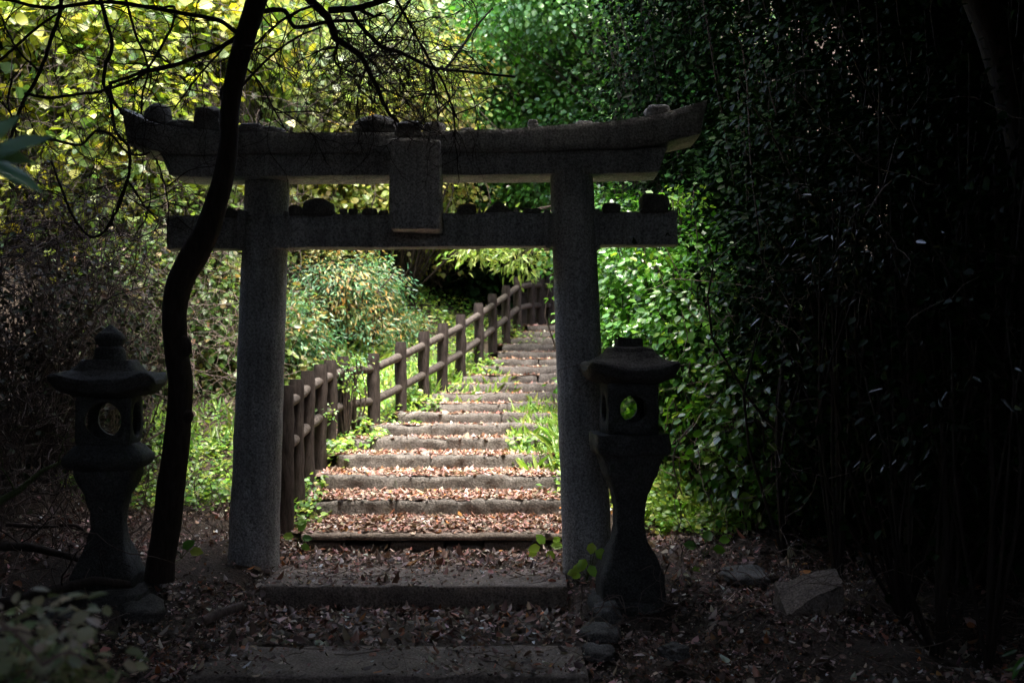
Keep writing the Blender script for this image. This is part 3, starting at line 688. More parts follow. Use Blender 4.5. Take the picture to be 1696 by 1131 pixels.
shrub('climbing_vine', 'yellow-green large-leaved vine hanging over the hillside at the top left', 'vine',
      [(60, 60, 12.5, 1.6, .9, 1.2, 190), (200, 260, 12.5, 1.3, .8, 1.2, 170), (330, 60, 13.5, 1.5, .9, 1.2, 170), (-60, 260, 12.5, 1.2, .8, 1.4, 80)],
      M_LEAF, YEL, [3, 4, 6, 1.0, 1.5], 'round', (0.06, 0.165), 24, 0.24, twigs=.7)
shrub('climbing_vine', 'pale green leafy vine behind the left half of the lintel', 'vine',
      [(420, 130, 15, 1.5, 1.0, 1.5, 200), (560, 60, 16, 1.6, 1.0, 1.6, 200), (330, 370, 13.8, 1.1, .9, 1.1, 150)],
      M_LEAF, PAL, None, 'round', (0.05, 0.13), 28, 0.22, twigs=.7)
shrub('climbing_vine', 'yellow and orange tinted vine mass seen between the two beams', 'vine',
      [(560, 290, 15.5, 1.3, 1.0, 1.3, 210), (660, 180, 16.5, 1.5, 1.1, 1.5, 220), (700, 380, 17.5, 1.0, .9, .8, 90)],
      M_LEAF, MIX, [4, 4, 1.6, 3, 1.5], 'round', (0.045, 0.10), 44, 0.22, twigs=.7)
shrub('background_tree', 'far yellow-green tree crown filling the top centre', 'tree',
      [(520, -20, 19, 2.2, 1.5, 1.8, 210), (760, 60, 19.5, 2.0, 1.4, 2.0, 220), (250, 20, 18, 2.4, 1.2, 1.4, 160)],
      M_LEAF, YEL + PAL, None, 'oval', (0.09, 0.16), 34, 0.32, twigs=.4)
shrub('conifer_shrub', 'feathery blue-green shrub with orange tips behind the fence', 'shrub',
      [(545, 490, 13.8, .85, .7, .75, 120), (620, 480, 14.6, .45, .6, .5, 50), (600, 560, 14.0, .5, .5, .4, 50), (495, 560, 12.6, .5, .5, .5, 60), (660, 545, 15.0, .4, .4, .35, 30)],
      M_LEAF, CON, [3, 4, 4, 1.6, 1.0], 'lance', (0.04, 0.095), 60, 0.13, twigs=.9, outward=.9)
shrub('brown_thicket', 'brown and green mixed thicket between the trunk and the left pillar', 'thicket',
      [(350, 560, 12, .95, .7, 1.2, 130), (250, 480, 11.5, .8, .6, 1.2, 110), (430, 620, 12, .7, .6, .8, 80)],
      M_LEAF, [(0.10, 0.18, 0.05), (0.07, 0.12, 0.04), (0.25, 0.12, 0.06), (0.20, 0.28, 0.06)], [4, 3, 1, 2], 'oval', (0.05, 0.10), 24, 0.25, twigs=.6, twmat=M_VINE)
shrub('evergreen_tree', 'glossy green broadleaf tree rising behind the right half of the lintel', 'tree',
      [(850, 90, 18.5, 1.6, 1.0, 1.9, 420), (830, 300, 19.0, 1.3, .8, 1.2, 300), (985, 230, 17.5, 1.2, 1.0, 1.9, 360), (960, 20, 17.5, 1.2, 1.0, 1.5, 260), (900, -20, 16, 1.4, 1.0, 1.0, 120)],
      M_GLOSS, EVG + [(0.10, 0.26, 0.07), (0.14, 0.30, 0.09), (0.16, 0.28, 0.14)], [2, 3, 1, 2, 3, 2, 2], 'oval', (0.06, 0.125), 42, 0.23, twigs=.25, hang=(4.0, 18.5, 3.6))
shrub('overhanging_branch', 'light green leafy bough drooping under the tie beam near the right pillar', 'bough',
      [(790, 412, 14.5, .42, .4, .14, 20), (865, 425, 14.8, .40, .4, .26, 26), (840, 385, 15.5, .6, .5, .22, 26)],
      M_LEAF, [(0.26, 0.36, 0.08), (0.16, 0.28, 0.06), (0.36, 0.42, 0.12)], None, 'lance', (0.09, 0.16), 13, 0.14, twigs=.6, droop=1.0, hang=P(1000, 330, 14.6))
shrub('shade_tree', 'evergreen clump coloured near black to darken the hollow beyond the fence', 'tree',
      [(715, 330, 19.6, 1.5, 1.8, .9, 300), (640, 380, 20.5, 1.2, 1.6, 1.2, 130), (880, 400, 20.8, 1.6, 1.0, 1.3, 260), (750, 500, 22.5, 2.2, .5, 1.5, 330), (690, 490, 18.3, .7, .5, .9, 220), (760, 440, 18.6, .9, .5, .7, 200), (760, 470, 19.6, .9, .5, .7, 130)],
      M_DARK, DKG, None, 'oval', (0.10, 0.18), 34, 0.25, twigs=.02)  # near-black leaf masses stand in for the darkness of the hollow
shrub('evergreen_shrub', 'glossy green shrub right of the right pillar, behind the right lantern', 'shrub',
      [(1075, 480, 10.2, .65, .8, .65, 250), (1090, 620, 9.6, .6, .7, .7, 240), (1180, 560, 9.2, .7, .7, .9, 240), (1010, 400, 11.5, .7, .8, .5, 150)],
      M_GLOSS, EVG + [(0.12, 0.26, 0.04), (0.09, 0.2, 0.06)], [2, 3, 1, 2, 2, 2], 'oval', (0.04, 0.085), 42, 0.15, twigs=.5)
shrub('evergreen_shrub', 'lower green shrub trailing over the bank right of the right lantern', 'shrub',
      [(1270, 760, 8.6, .5, .5, .5, 150), (1170, 700, 9.5, .45, .4, .35, 110), (1290, 700, 8.2, .6, .6, .8, 150)],
      M_GLOSS, EVG + [(0.16, 0.24, 0.04)], None, 'oval', (0.05, 0.10), 26, 0.16, twigs=.7)
shrub('evergreen_shrub', 'shade-coloured evergreen shrub above the right end of the tie beam', 'shrub',
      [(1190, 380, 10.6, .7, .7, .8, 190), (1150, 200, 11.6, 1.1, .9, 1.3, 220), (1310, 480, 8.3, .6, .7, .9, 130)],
      M_DARK, DKG + DKG + EVG[2:3], None, 'oval', (0.035, 0.08), 34, 0.17, twigs=.12, twmat=M_BARK)  # shade of this upper mass is put into its leaf colour
shrub('dark_thicket', 'small-leaved thicket on the right, leaves coloured black-green for deep shade', 'thicket',
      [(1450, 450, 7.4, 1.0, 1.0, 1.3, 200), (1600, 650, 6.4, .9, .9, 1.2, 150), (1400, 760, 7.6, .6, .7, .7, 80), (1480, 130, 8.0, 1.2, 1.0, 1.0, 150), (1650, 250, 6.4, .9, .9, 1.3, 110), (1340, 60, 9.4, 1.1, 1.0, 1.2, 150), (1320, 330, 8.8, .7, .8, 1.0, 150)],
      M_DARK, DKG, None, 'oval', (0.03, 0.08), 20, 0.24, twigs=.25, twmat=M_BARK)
shrub('dark_thicket', 'evergreen mass with shade-darkened leaves right behind the upswept right tip of the lintel', 'thicket',
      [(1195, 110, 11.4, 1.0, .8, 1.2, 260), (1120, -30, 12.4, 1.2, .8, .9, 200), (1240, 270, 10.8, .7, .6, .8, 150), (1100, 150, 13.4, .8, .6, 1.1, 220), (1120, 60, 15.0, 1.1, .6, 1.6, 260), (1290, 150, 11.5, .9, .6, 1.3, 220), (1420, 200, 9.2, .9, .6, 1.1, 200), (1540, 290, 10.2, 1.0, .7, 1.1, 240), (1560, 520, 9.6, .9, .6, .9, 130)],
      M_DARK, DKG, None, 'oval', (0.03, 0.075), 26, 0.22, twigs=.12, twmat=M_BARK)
shrub('long_leaved_bush', 'sparse long-leaved bush glinting in the black at the right edge', 'bush',
      [(1500, 420, 6.2, .5, .4, .5, 34), (1560, 700, 5.6, .4, .4, .4, 26), (1390, 400, 6.5, .3, .3, .3, 16), (1640, 620, 5.3, .3, .3, .4, 14), (1300, 560, 7.4, .4, .3, .6, 20)],
      M_GLOSS, DKG, None, 'lance', (0.05, 0.10), 9, 0.14, twigs=.4, twmat=M_BARK)
shrub('dark_thicket', 'dark brown leafy thicket behind the left lantern', 'thicket',
      [(60, 520, 9.3, 1.1, .8, 1.2, 170), (160, 640, 9.6, .8, .6, 1.0, 120), (-80, 700, 8.6, .9, .8, 1.3, 110)],
      M_LITTER, DKG + [(0.05, 0.035, 0.025), (0.08, 0.05, 0.035), (0.04, 0.06, 0.02)], None, 'oval', (0.03, 0.075), 16, 0.24, twigs=.9, twmat=M_TWIG)

shrub('climbing_vine', 'small-leaved vine overgrowing the fence posts nearest the left pillar', 'vine',
      [(572, 625, 10.4, .13, .10, .22, 10), (535, 680, 9.8, .12, .12, .22, 7), (585, 602, 10.6, .22, .10, .05, 8)],
      M_LEAF, GRN + CON[:2], None, 'oval', (0.02, 0.05), 16, 0.07, twigs=.8)

shrub('young_shrub', 'yellow-green sprays standing out beside the right end of the tie beam', 'shrub',
      [(1125, 335, 9.6, .20, .2, .14, 9), (1090, 440, 9.3, .24, .2, .12, 9), (1180, 470, 8.9, .22, .2, .16, 9), (1140, 560, 8.9, .3, .25, .14, 12), (1230, 640, 8.3, .25, .2, .16, 9), (1170, 680, 8.6, .25, .2, .12, 8)],
      M_LEAF, [(0.16, 0.34, 0.03), (0.26, 0.40, 0.04), (0.09, 0.24, 0.03)], None, 'oval', (0.04, 0.085), 14, 0.10, twigs=.5, droop=.9)

# hedges and trees added to darken the hollow (mostly outside the view, they cast the shade)
def shade_tree(label, x, y, h, cr, rad, clumps, size=(0.16, 0.30), name='added_canopy_tree', trunk=0.16, zc=None):
    g = float(ground_z(x, y)); t = thing(name, (x, y, g), label, 'tree', 'tall trees added to shade the hollow')
    tk = MB(); top = np.array(cr, float)
    tube(tk, smooth_line([(x, y, g - .1), (x + R(-.15, .15), y, g + h * .4), tuple((np.array([x, y, g + h * .7]) + top) / 2), tuple(top)], 16), [trunk, trunk * .7, trunk * .3], 10, lump=0.03)
    tk.build('trunk', M_BARK, t); lf = MB(); tw = MB()
    crown(lf, (tw, .35), top, rad, clumps, 40, 0.34, size, DKG, None, 'oval', 0.5, np.array([top[0], top[1], top[2] - rad[2] * .8]), up=1.2, twr=.012)
    lf.build('crown', M_DARK, t); tw.build('limbs', M_BARK, t); return t
for lab, x, y, cr, rad, cl in [
    ('added evergreen canopy tree left behind the photographer', -4.6, -1.5, (-2.8, 0.0, 5.9), (3.3, 3.6, 1.1), 420),
    ('added evergreen canopy tree right behind the photographer', 4.8, -0.5, (3.0, 0.5, 5.6), (3.4, 3.8, 1.2), 420),
    ('added evergreen canopy tree at the left edge of the hollow', -5.6, 4.2, (-3.6, 4.6, 6.4), (3.2, 3.6, 1.2), 420),
    ('added evergreen canopy tree over the torii from the left bank', -6.2, 6.8, (-2.0, 4.9, 5.9), (3.2, 2.4, .8), 480),
    ('added evergreen canopy tree over the torii from the right bank', 4.6, 6.6, (2.2, 4.5, 6.1), (3.6, 3.1, 1.1), 560),
    ('added evergreen canopy tree over the dark right side', 5.8, 8.6, (5.2, 7.4, 6.9), (2.7, 2.6, 1.3), 420),
    ('added evergreen canopy tree on the right bank past the torii', 6.4, 10.2, (6.2, 10.6, 6.8), (3.4, 3.0, 2.0), 480),
    ('added evergreen canopy tree high on the right bank', 5.6, 13.6, (4.3, 12.6, 8.2), (2.8, 2.2, 1.5), 400),
    ('added evergreen canopy tree shading the bank right of the lintel', 5.4, 9.4, (4.1, 9.8, 7.0), (1.7, 1.3, .9), 260),
    ('evergreen canopy tree drooping over the bank right of the lintel', 4.6, 9.0, (3.4, 9.2, 6.0), (1.0, .9, .6), 200),
    ('added evergreen canopy tree reaching toward the stair from the right bank', 4.4, 12.0, (2.5, 11.7, 7.7), (1.3, 1.6, .9), 260),
    ('added evergreen canopy tree over the left bank beside the lantern', -7.0, 7.8, (-4.8, 7.8, 6.6), (2.1, 1.9, .7), 320)]:
    shade_tree(lab, x, y, cr[2] - 0.5, cr, rad, cl)
def thicket(label, boxes, n):  # leaf masses added around the scene to keep stray light out
    """a dense evergreen mass around the hollow, leaves filling an ellipsoid"""
    (cx, cy, cz, rx, ry, rz) = boxes; t = thing('added_thicket', (cx, cy, float(ground_z(cx, cy))), label, 'thicket', 'evergreen thickets added to wall light out of the hollow')
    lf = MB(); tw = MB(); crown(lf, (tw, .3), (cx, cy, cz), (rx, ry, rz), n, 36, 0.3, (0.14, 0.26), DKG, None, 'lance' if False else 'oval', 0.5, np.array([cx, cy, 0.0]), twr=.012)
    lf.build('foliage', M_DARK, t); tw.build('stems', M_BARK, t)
for lab, b, n in [
    ('added evergreen thicket behind the photographer', (0, -4.8, 1.2, 5.5, 1.0, 1.6), 420),
    ('taller evergreen thicket added to block light behind the photographer', (0, -5.2, 4.2, 6.5, 1.3, 2.6), 205),
    ('added evergreen thicket in the rear left corner of the hollow', (-4.2, -3.4, 3.0, 1.6, 1.6, 3.2), 330),
    ('added evergreen thicket in the rear right corner of the hollow', (4.2, -3.4, 3.0, 1.6, 1.6, 3.2), 330),
    ('evergreen thicket at the photographer\'s left', (-5.2, 1.0, 3.2, 1.3, 5.0, 3.6), 620),
    ('evergreen thicket at the photographer\'s right', (5.2, 1.0, 3.2, 1.4, 5.2, 3.6), 620),
    ('added evergreen thicket closing the left side by the lantern', (-6.2, 6.0, 3.0, 1.4, 3.2, 3.2), 380),
    ('added evergreen thicket at the outer edge of the right bank', (8.8, 9.5, 4.6, 1.8, 4.0, 4.2), 520),
    ('added evergreen thicket far up the dark right bank', (7.2, 12.6, 4.8, 2.6, 1.6, 4.2), 520),
    ('added evergreen thicket closing the right side by the fallen block', (5.6, 7.2, 3.2, 1.6, 4.0, 4.0), 620)]:
    thicket(lab, b, n)

# forest on the far slope, the last layer of green
for i, (px, py, Yc, rx, rz, lab) in enumerate([
    (100, 60, 20, 3.2, 3.2, 'far hillside tree behind the yellow vine on the left'), (420, 60, 22.5, 3.4, 3.2, 'far hillside tree left of centre'),
    (760, 20, 24, 3.6, 3.6, 'far hillside tree straight above the black hollow'), (1060, 80, 21, 3.2, 3.6, 'far hillside tree behind the glossy evergreen'),
    (330, 400, 17.5, 2.6, 1.5, 'low hillside bush behind the brown thicket'), (640, 330, 21, 2.4, 1.3, 'low hillside bush behind the conifer shrub'),
    (60, 350, 15.5, 1.8, 2.0, 'hillside bush behind the left end of the tie beam')]):
    c = P(px, py, Yc); t = thing('hillside_tree', (c[0], c[1], float(ground_z(c[0], c[1]))), lab, 'tree', 'trees on the far slope')
    lf = MB(); tw = MB(); crown(lf, (tw, .3), c, (rx, 1.3, rz), 330, 34, 0.32, (0.10, 0.18), EVG + [(.02, .05, .02), (.01, .03, .01)] + PAL[:1], None, 'oval', 0.5, np.array([c[0], c[1] + .5, float(ground_z(c[0], c[1]))]), twr=.012)  # near-black leaves mixed in to paint dark gaps behind the nearer foliage
    lf.build('foliage', M_LEAF, t); tw.build('stems', M_VINE, t)

# ------------------------------------------------------------------ leaning tree in front of the torii, with its boughs
tree = thing('leaning_tree', P(266, 945, 6.95), 'dark bare tree with a sinuous trunk crossing in front of the torii', 'tree')
TR = [(264, 960, 50), (267, 925, 46), (275, 880, 46), (284, 800, 45), (294, 720, 41), (299, 640, 39), (292, 580, 38), (289, 520, 39), (298, 468, 42), (322, 422, 45), (344, 380, 40), (360, 330, 35), (371, 290, 33), (379, 235, 30), (381, 180, 30), (391, 120, 32), (407, 60, 33), (424, 5, 34), (440, -50, 30), (470, -120, 26)]
pts = smooth_line([P(x, y, 6.95 - 0.25 * min(1, max(0, (940 - y) / 500))) for x, y, _ in TR], 90)
mb = MB(); tube(mb, pts, [q[2] * 6.9 / 1710 / 2 for q in TR], 18, lump=0.012)
for (x, y, r) in ((304, 575, 14), (374, 155, 11), (296, 470, 12), (312, 690, 9)):
    c = P(x, y, 6.72); rock(mb, c, (r * 2 * .004, .07, r * 2.6 * .004), x, .2, sub=2, flat_bottom=False)
mb.build('trunk', M_BARK, tree)

twigmb = MB(); budmb = MB()
def twig_tree(p, d, length, r, depth, wob=0.28, grav=-0.06, spread=0.9, mbt=None):
    L = wander(p, d, length, 7, wob, grav); tube(mbt if mbt is not None else twigmb, L, [r, r * .55], 4 if r < .006 else 5, cap=False)
    if depth <= 0: return
    for k in range(int(R(2, 4.6))):
        i = int(R(2, 6.99)); dd = unit(L[min(i, 6)] - L[i - 1]) + rng.normal(size=3) * spread * 0.6
        twig_tree(L[i - 0], dd, length * R(.4, .75), r * .55, depth - 1, wob, grav, spread, mbt)
def bough(pxs, Y0, Y1, w0, w1, ntw=6, tl=0.5, depth=2, grav=-0.08, name='bough', parent=tree, mat=M_BARK, tr=.005):
    n = len(pxs); P3 = [P(x, y, Y0 + (Y1 - Y0) * i / (n - 1)) for i, (x, y) in enumerate(pxs)]
    L = smooth_line(P3, 8 * n); L = L + np.cumsum(rng.normal(size=L.shape), 0) * 0.0018
    m_ = MB(); tube(m_, L, [w0 * Y0 / 3420, w1 * Y1 / 3420], 8 if w0 > 6 else 6, lump=.03)
    for k in range(ntw):
        i = int(R(len(L) * .15, len(L) - 1)); tg = unit(L[i] - L[i - 1]); twig_tree(L[i], tg * .4 + rng.normal(size=3) * np.array([.8, .4, .8]), tl * R(.5, 1.3), tr, depth, grav=grav, mbt=m_)
    return m_.build(name, mat, parent) if parent is not None else m_
# boughs that leave the trunk
bough([(405, 50), (375, 74), (300, 103), (240, 120), (184, 138)], 6.75, 6.6, 9, 5, 8, .45)
bough([(184, 138), (188, 165), (205, 190)], 6.6, 6.7, 5, 4, 2, .2, 1)
bough([(432, 20), (470, 18), (492, 44), (545, 33), (600, 30)], 6.75, 6.8, 9, 5, 6, .4)
bough([(395, 150), (440, 100), (490, 60), (530, 42)], 6.75, 6.9, 5, 3, 5, .4)
bough([(395, 100), (430, 140), (470, 210), (455, 200)], 6.75, 6.8, 4, 2, 6, .4)
bough([(400, 60), (360, 35), (280, 20), (180, 8), (80, 16), (0, 0)], 6.7, 6.3, 8, 5, 14, .5)

# boughs from a second tree above the lintel
tree2 = thing('overhead_tree', (0.9, 6.2, float(ground_z(3.0, 6.2))), 'bare boughs reaching down in front of the middle of the lintel', 'tree')
B2 = [([(470, -40), (510, -4), (545, 30), (558, 62), (566, 72), (600, 100), (622, 145), (640, 185), (660, 208)], 6.5, 6.9, 17, 5, 14, .55),
      ([(545, 18), (590, 14), (640, -4), (700, -30)], 6.5, 6.3, 12, 8, 8, .5),
      ([(590, 14), (620, 25), (637, 20)], 6.5, 6.5, 7, 3, 3, .3),
      ([(580, 15), (600, 45), (632, 76), (670, 90), (710, 115), (735, 118), (790, 122), (850, 128)], 6.5, 7.0, 8, 4, 12, .55),
      ([(650, -10), (680, 45), (705, 90), (735, 140), (752, 185), (760, 200)], 6.6, 6.9, 5, 3, 10, .5),
      ([(715, 110), (722, 150), (728, 210)], 6.8, 6.9, 3, 2, 5, .35),
      ([(735, 118), (760, 85), (790, 45), (815, 18)], 6.9, 7.4, 5, 3, 3, .3),
      ([(560, 66), (552, 90), (560, 110)], 6.5, 6.6, 6, 3, 4, .4),
      ([(520, 10), (480, 30), (440, 60), (410, 100)], 6.5, 6.4, 5, 3, 7, .5),
      ([(680, 0), (640, 60), (600, 130), (590, 200)], 6.8, 6.9, 4, 2, 10, .45)]
for pxs, a, b, w0, w1, nt_, tl in B2: bough(pxs, a, b, w0, w1, int(nt_ * 1.3), tl, 2, -0.1, parent=tree2)
# its trunk stands in the dark on the right
mb = MB(); g0 = float(ground_z(3.6, 6.4))
tube(mb, smooth_line([(3.4, 6.4, g0 - .1), (3.3, 6.4, 2.6), (2.6, 6.4, 4.6), (0.8, 6.45, 5.4), (-.6, 6.5, 4.9), P(640, -60, 6.5), P(600, -40, 6.5), P(505, -10, 6.5)], 50), [.13, .1, .08, .04, .035], 12, lump=.02)
mb.build('trunk', M_BARK, tree2)
# knots of fine twigs
m_ = MB()
for (x, y, n, L_) in ((640, 100, 26, .32), (690, 150, 20, .3), (580, 150, 14, .3), (720, 60, 14, .3), (600, 60, 12, .3)):
    for k in range(n): twig_tree(P(x + R(-40, 40), y + R(-40, 40), 6.8 + R(-.3, .4)), rng.normal(size=3), L_, .0035, 2, .4, -.05, 1.2, mbt=m_)
m_.build('twigs', M_VINE, tree2)

# hanging vines in the top left corner
VG = 'dark vines hanging in the top left corner'
for lab, segs in [
    ('thick dark vine slanting down from the top left corner to the lantern side', [([(104, -20), (99, 21), (82, 70), (64, 117), (45, 155), (30, 190), (14, 240)], 7, 5, 6), ([(64, 117), (30, 80), (0, 20)], 4, 3, 3)]),
    ('wavy vine running down past the left tip of the lintel', [([(160, -20), (172, 20), (186, 70), (178, 110), (176, 140), (195, 172), (210, 188)], 7, 5, 6), ([(180, 150), (190, 215), (212, 245), (214, 290), (200, 340), (183, 375), (160, 395), (130, 375), (104, 320), (85, 270)], 6, 4, 12)]),
    ('crooked branch crossing level left of the lintel tip', [([(30, 228), (90, 230), (135, 238), (160, 218), (185, 222), (212, 250), (232, 252), (250, 246)], 5, 4, 10), ([(212, 300), (240, 340), (262, 365)], 4, 2, 5)]),
    ('dark vine bow between the left edge and the trunk', [([(40, 155), (90, 160), (140, 152), (175, 148), (235, 125), (262, 92), (290, 40), (292, 10), (262, 12)], 5, 4, 8)]),
    ('thin vine dropping through the yellow leaves by the left edge', [([(20, 130), (12, 170), (24, 220), (30, 300)], 4, 3, 6), ([(0, 100), (60, 50), (110, 12)], 5, 4, 4)]),
    ('straight thin vine hanging left of the round stone on the lintel', [([(205, -10), (225, 60), (245, 110), (240, 150), (236, 192)], 5, 3, 8), ([(258, 262), (270, 300), (278, 350), (276, 410)], 3, 2, 3)]),
    ('slanting branch ending at the two big stones on the lintel', [([(378, 70), (345, 110), (315, 145), (285, 182)], 4, 3, 6), ([(330, 95), (260, 110), (215, 120)], 3, 2, 6)])]:
    t = thing('hanging_vine', P(segs[0][0][0][0], segs[0][0][0][1], 6.9), lab, 'vine', VG)
    for pxs, w0, w1, nt_ in segs: bough(pxs, 6.9, 7.0, w0, w1, nt_, .35, 2, -.05, 'stem', t)

# ------------------------------------------------------------------ bramble tangles and dead wood, left side
def tangle(label, spots, n, name='bramble', mat=M_TWIG, group='dry brambles along the left bank', length=(0.5, 1.4), r=(.0025, .006)):
    c0 = P(*spots[0][:3]); t = thing(name, (c0[0], c0[1], float(ground_z(c0[0], c0[1]))), label, 'bramble', group); m_ = MB()
    for (x, y, Yc, rx, ry, rz) in spots:
        c = P(x, y, Yc)
        for k in range(n):
            p = c + R(-1, 1, 3) * np.array([rx, ry, rz]); d = rng.normal(size=3) * np.array([1, .6, .9]); rr = R(*r)
            tube(m_, wander(p, d, R(*length), 10, .33, -.05), [rr, rr * .5], 4, cap=False)
    m_.build('canes', mat, t); return t
tangle('pale tangle of bare brambles behind the left lantern', [(270, 480, 10.6, .5, .4, .6), (330, 620, 10.6, .5, .4, .6), (230, 540, 9.9, .4, .4, .5)], 75)
tangle('reddish brown bramble heap at the left edge', [(60, 560, 8.4, .7, .5, 1.0), (110, 430, 9, .6, .4, .7), (20, 760, 7.8, .5, .4, .6)], 190, mat=M_VINE)
tangle('low dead twigs around the foot of the left lantern', [(80, 830, 7.6, .6, .4, .3), (60, 900, 7.2, .6, .5, .15), (330, 860, 8.2, .5, .4, .2)], 90, length=(.3, .9))
tangle('bare twig tangle on the hillside between the beams and the vines', [(360, 340, 11.6, .9, .4, .8), (250, 120, 11.4, 1.2, .4, 1.0), (600, 120, 13.2, 1.2, .4, .9), (90, 250, 11.2, .8, .4, .8)], 120, mat=M_VINE)
tangle('dry vines trailing down the right bank', [(1220, 640, 7.9, .5, .5, .9), (1400, 700, 7.2, .6, .5, 1.1), (1560, 500, 6.4, .6, .5, 1.3)], 60, group='dry vines on the right bank', r=(.002, .0045))
tangle('scattered dead twigs on the floor right of the right lantern', [(1250, 930, 7.0, .7, .6, .06), (1150, 1030, 6.2, .7, .5, .05), (1500, 980, 6.2, .7, .6, .1)], 60, group='dry vines on the right bank', length=(.2, .6), r=(.002, .005))

m_ = MB()
for k in range(900):
    x, y = float(R(-4.2, 4.2)), float(R(4.2, 9.0))
    if abs(x + .62) < 1.1 and y > 8: continue
    z = max([float(ground_z(x, y))] + [q[4] for q in SL if q[0] < x < q[1] and q[2] < y < q[3]]) + .03
    a = R(0, 2 * math.pi); rr = float(R(.0015, .0045)); L = wander((x, y, z), (math.cos(a), math.sin(a), R(-.05, .15)), float(R(.08, .45)), 5, .2, -.01)
    L[:, 2] = np.maximum(L[:, 2], z - .02); tube(m_, L, [rr, rr * .6], 4, cap=False)
props(m_.build('twig_litter', M_TWIG), 'small dry twigs scattered through the fallen leaves', 'twigs', kind='stuff')

def fallen(name, label, cat, pxs, Y0, Y1, w0, w1, mat, ntw=0):
    n = len(pxs); L = smooth_line([P(x, y, Y0 + (Y1 - Y0) * i / (n - 1)) for i, (x, y) in enumerate(pxs)], 7 * n)
    m_ = MB(); tube(m_, L, [w0 * Y0 / 3420, w1 * Y1 / 3420], 10, lump=.05)
    for k in range(ntw): i = int(R(3, len(L) - 2)); twig_tree(L[i], rng.normal(size=3) + np.array([0, 0, .4]), .35, .006, 1, mbt=m_)
    return props(m_.build(name, mat, origin=L[0]), label, cat)
fallen('fallen_branch', 'thick dead branch curving toward the foot of the left lantern', 'branch', [(-30, 905), (40, 905), (90, 915), (130, 925), (165, 935)], 6.9, 7.2, 16, 8, M_BARK, 3)
fallen('fallen_branch', 'dark branch lying across the base of the left lantern', 'branch', [(-30, 1010), (60, 985), (110, 972), (160, 962), (215, 968)], 6.0, 6.4, 22, 12, M_BARK, 2)
fallen('fallen_branch', 'thin bent branch above the left ground, ending by the lantern shaft', 'branch', [(10, 868), (70, 872), (125, 870), (150, 895), (165, 915)], 7.2, 7.4, 7, 4, M_VINE, 4)
fallen('short_log', 'short grey log lying left of the front slabs', 'log', [(338, 1028), (362, 1016), (385, 1008), (402, 1002)], 6.05, 6.2, 17, 14, M_TWIG)
fallen('fallen_branch', 'mossy pale branch rising out of the left edge above the ground', 'branch', [(-30, 845), (30, 812), (70, 780), (110, 762)], 6.6, 6.9, 14, 4, M_STEM, 2)
fallen('looping_vine', 'long thin vine looping down in the dark on the right', 'vine', [(1470, 750), (1445, 790), (1432, 840), (1442, 885), (1475, 915), (1540, 932), (1620, 950)], 6.6, 6.2, 5, 3, M_VINE)
fallen('looping_vine', 'pale vine hanging beside the right lantern platform', 'vine', [(1150, 700), (1125, 730), (1115, 760), (1120, 790), (1130, 820)], 7.6, 7.6, 3, 2, M_TWIG)
fallen('root', 'pale dangling root at the right corner of the second slab', 'root', [(962, 968), (965, 990), (962, 1015)], 6.7, 6.7, 4, 3, M_TWIG)

# ------------------------------------------------------------------ rocks on the ground
for lab, x, y, Yc, dims, mt, sd_, rz, bx in [
    ('mossy grey stone block lying tilted in the shade on the right', 1340, 985, 6.35, (.40, .30, .16), M_SLAB, 3, .5, .9),
    ('rounded rock at the foot of the right lantern, left side', 1005, 1008, 6.45, (.17, .18, .11), M_ROCK, 5, 0, .2),
    ('pale lichened rock below the right lantern near the slab', 995, 1040, 6.15, (.22, .2, .09), M_ROCK, 6, .3, .2),
    ('dark rock in front of the right lantern', 990, 1072, 5.9, (.18, .16, .07), M_ROCK, 7, .2, .3),
    ('small wedge rock right of the front slab', 1115, 1070, 5.7, (.14, .12, .08), M_ROCK, 8, .7, .5),
    ('flat pale stone in the green herbs on the right bank', 1170, 845, 9.0, (.36, .3, .10), M_PALE, 9, .1, .4),
    ('rough footing rock under the left lantern, right side', 235, 1002, 6.6, (.26, .3, .14), M_ROCK, 10, .4, .4),
    ('rough footing rock under the left lantern, left side', 120, 1012, 6.55, (.3, .3, .13), M_ROCK, 11, 0, .3),
    ('flat rock half buried at the right foot of the right lantern', 1235, 945, 7.2, (.34, .3, .06), M_ROCK, 12, 0, .3)]:
    p = P(x, y, Yc); p[2] -= 0.03; mb = MB(); rock(mb, p, dims, sd_, .32, 1.8, rz, (0.12, 0.15 if 'tilted' in lab else 0), bx)
    if 'tilted' in lab:
        mb = MB(); rough_block(mb, -.22, .22, -.15, .15, -.09, .09, 5, .03, .04, .015); v = mb.v[0]; v[:, 1] *= 1 - .5 * np.clip(v[:, 0] / .22, -1, 1) * .6; v = v * .85; v[:, 2] += v[:, 0] * .32 + v[:, 1] * .35; mb.v[0] = v + p
    props(mb.build('rock', mt, origin=(p[0], p[1], p[2] - dims[2] / 2), smooth=bx < .5), lab, 'rock', 'rocks on the forest floor')

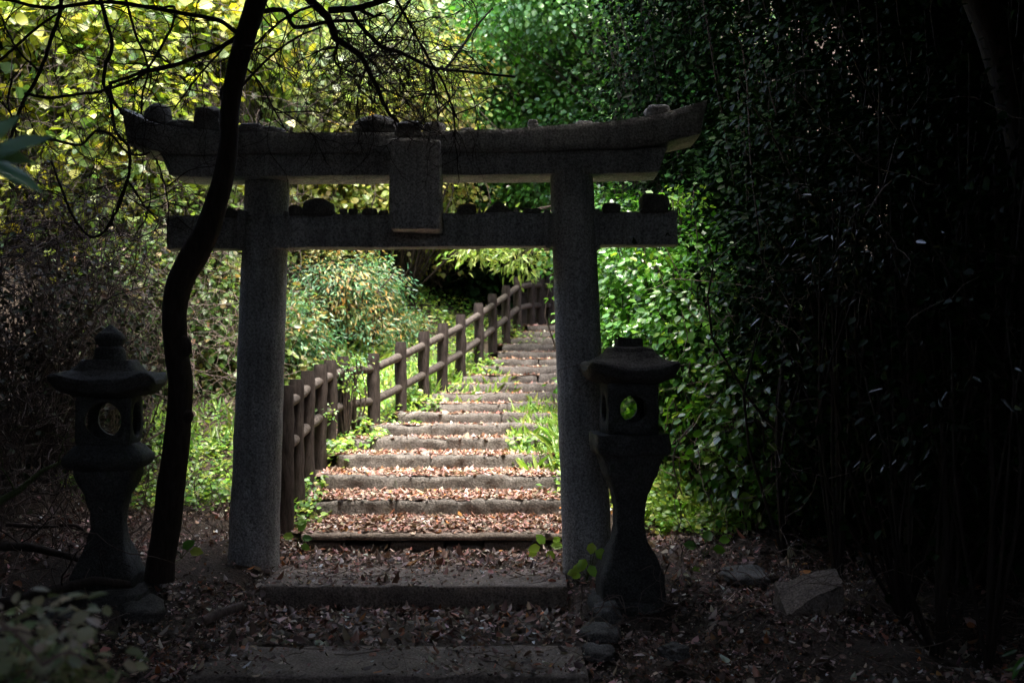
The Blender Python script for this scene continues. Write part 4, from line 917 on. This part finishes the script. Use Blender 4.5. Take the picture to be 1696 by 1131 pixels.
# ------------------------------------------------------------------ small near plants
def plant(name, label, x, y, Yc, lvs, mat=M_LEAF, cols=GRN, shape='oval'):
    b = P(x, y, Yc); t = thing(name, b, label, 'plant'); lf = MB(); st = MB()
    for (px, py, dY, sz, tx, tz) in lvs:
        q = P(px, py, Yc + dY); tube(st, smooth_line([b, (b + q) / 2 + np.array([.01, 0, .02]), q], 6), [.003, .0015], 4)
        leaves(lf, q[None], np.array([[R(-.2, .2), -1.0, R(.3, .8)]]), np.array([[tx, -.2, tz]], float), np.array([sz]), palette(1, cols, None, .1), shape, .2, .2)
    lf.build('leaves', mat, t); st.build('stem', M_STEM, t); return t
BRT = [(0.24, 0.42, 0.04), (0.30, 0.46, 0.05)]
plant('seedling', 'bright green seedling at the foot of the right pillar', 972, 962, 6.9, [(978, 918, 0, .10, .2, .9), (985, 912, 0, .11, .9, -.4), (976, 935, 0, .09, .4, -.8), (966, 935, 0, .09, -.8, -.5), (958, 945, 0, .08, -1, -.2), (970, 925, 0, .10, -.5, -.9), (962, 950, .05, .07, -.7, -.3)], cols=BRT)
plant('seedling', 'little green seedling at the right end of the thin slab', 905, 925, 7.9, [(895, 905, 0, .10, -.9, -.2), (903, 900, 0, .10, -.3, .4), (912, 903, 0, .1, .9, .1), (906, 912, 0, .09, .5, -.6), (890, 912, 0, .08, -.9, -.4), (915, 895, 0, .07, .9, .3)], cols=BRT)
plant('seedling', 'low green sprig on the litter between trunk and left pillar', 300, 925, 7.3, [(290, 912, 0, .10, -.9, .1), (302, 908, 0, .10, .3, .3), (314, 912, 0, .10, .9, 0), (284, 918, 0, .08, -.9, -.3), (272, 945, -.4, .09, .3, .8)], cols=GRN)
plant('seedling', 'green fern-like sprig left of the thin slab', 492, 905, 7.9, [(487, 888, 0, .09, -.9, .1), (494, 880, 0, .10, .3, .6), (500, 890, 0, .08, .9, 0), (492, 868, 0, .08, .5, .5), (498, 902, 0, .08, .9, -.3)], cols=GRN)
plant('seedling', 'dark green sprig in the litter right of the right lantern', 1165, 925, 7.4, [(1155, 905, 0, .10, -.8, .3), (1168, 898, 0, .11, .2, .7), (1180, 908, 0, .10, .9, 0), (1190, 895, 0, .09, .9, .3), (1160, 940, 0, .09, -.7, -.4)], cols=EVG)
NEAR = [(0.10, 0.24, 0.16), (0.16, 0.30, 0.20)]
plant('near_sprig', 'out-of-focus pointed leaves poking in at the left edge', -60, 330, 2.6, [(-20, 262, 0, .165, .72, .72), (-35, 262, .05, .15, 1, .10), (-25, 268, 0, .15, 1, -.22), (-30, 250, 0, .14, .4, .9)], M_GLOSS, NEAR, 'willow')
# out-of-focus bush, bottom left, and leaves, bottom right
t = thing('near_bush', P(40, 1200, 2.6), 'blurred leafy bush close to the camera at the bottom left', 'bush')
lf = MB(); tw = MB(); c = P(20, 1120, 2.7)
crown(lf, (tw, .8), c, (.27, .25, .19), 46, 14, .05, (.03, .06), [(0.22, 0.36, 0.18), (0.42, 0.42, 0.32), (0.50, 0.44, 0.36)], None, 'oval', .6, c - np.array([0, 0, .4]), twr=.003)
lf.build('foliage', M_LEAF, t)
for pxs in ([(-20, 1020), (15, 1040), (45, 1068), (70, 1100)], [(-20, 1045), (20, 1042), (55, 1050)], [(70, 1100), (110, 1080), (140, 1090)]):
    tube(tw, smooth_line([P(x, y, 2.5) for x, y in pxs], 12), [.006, .003], 6)
tw.build('stems', M_TWIG, t)
plant('near_sprig', 'narrow blurred leaves at the bottom right corner', 1740, 1110, 4.6, [(1700, 1085, 0, .1, -.7, -.7), (1690, 1095, 0, .09, -.5, -.9), (1700, 1105, 0, .09, -.9, .1), (1685, 1075, 0, .08, -.9, -.3)], M_GLOSS, EVG, 'lance')

for o in bpy.data.objects:
    if '_o' in o: del o['_o']
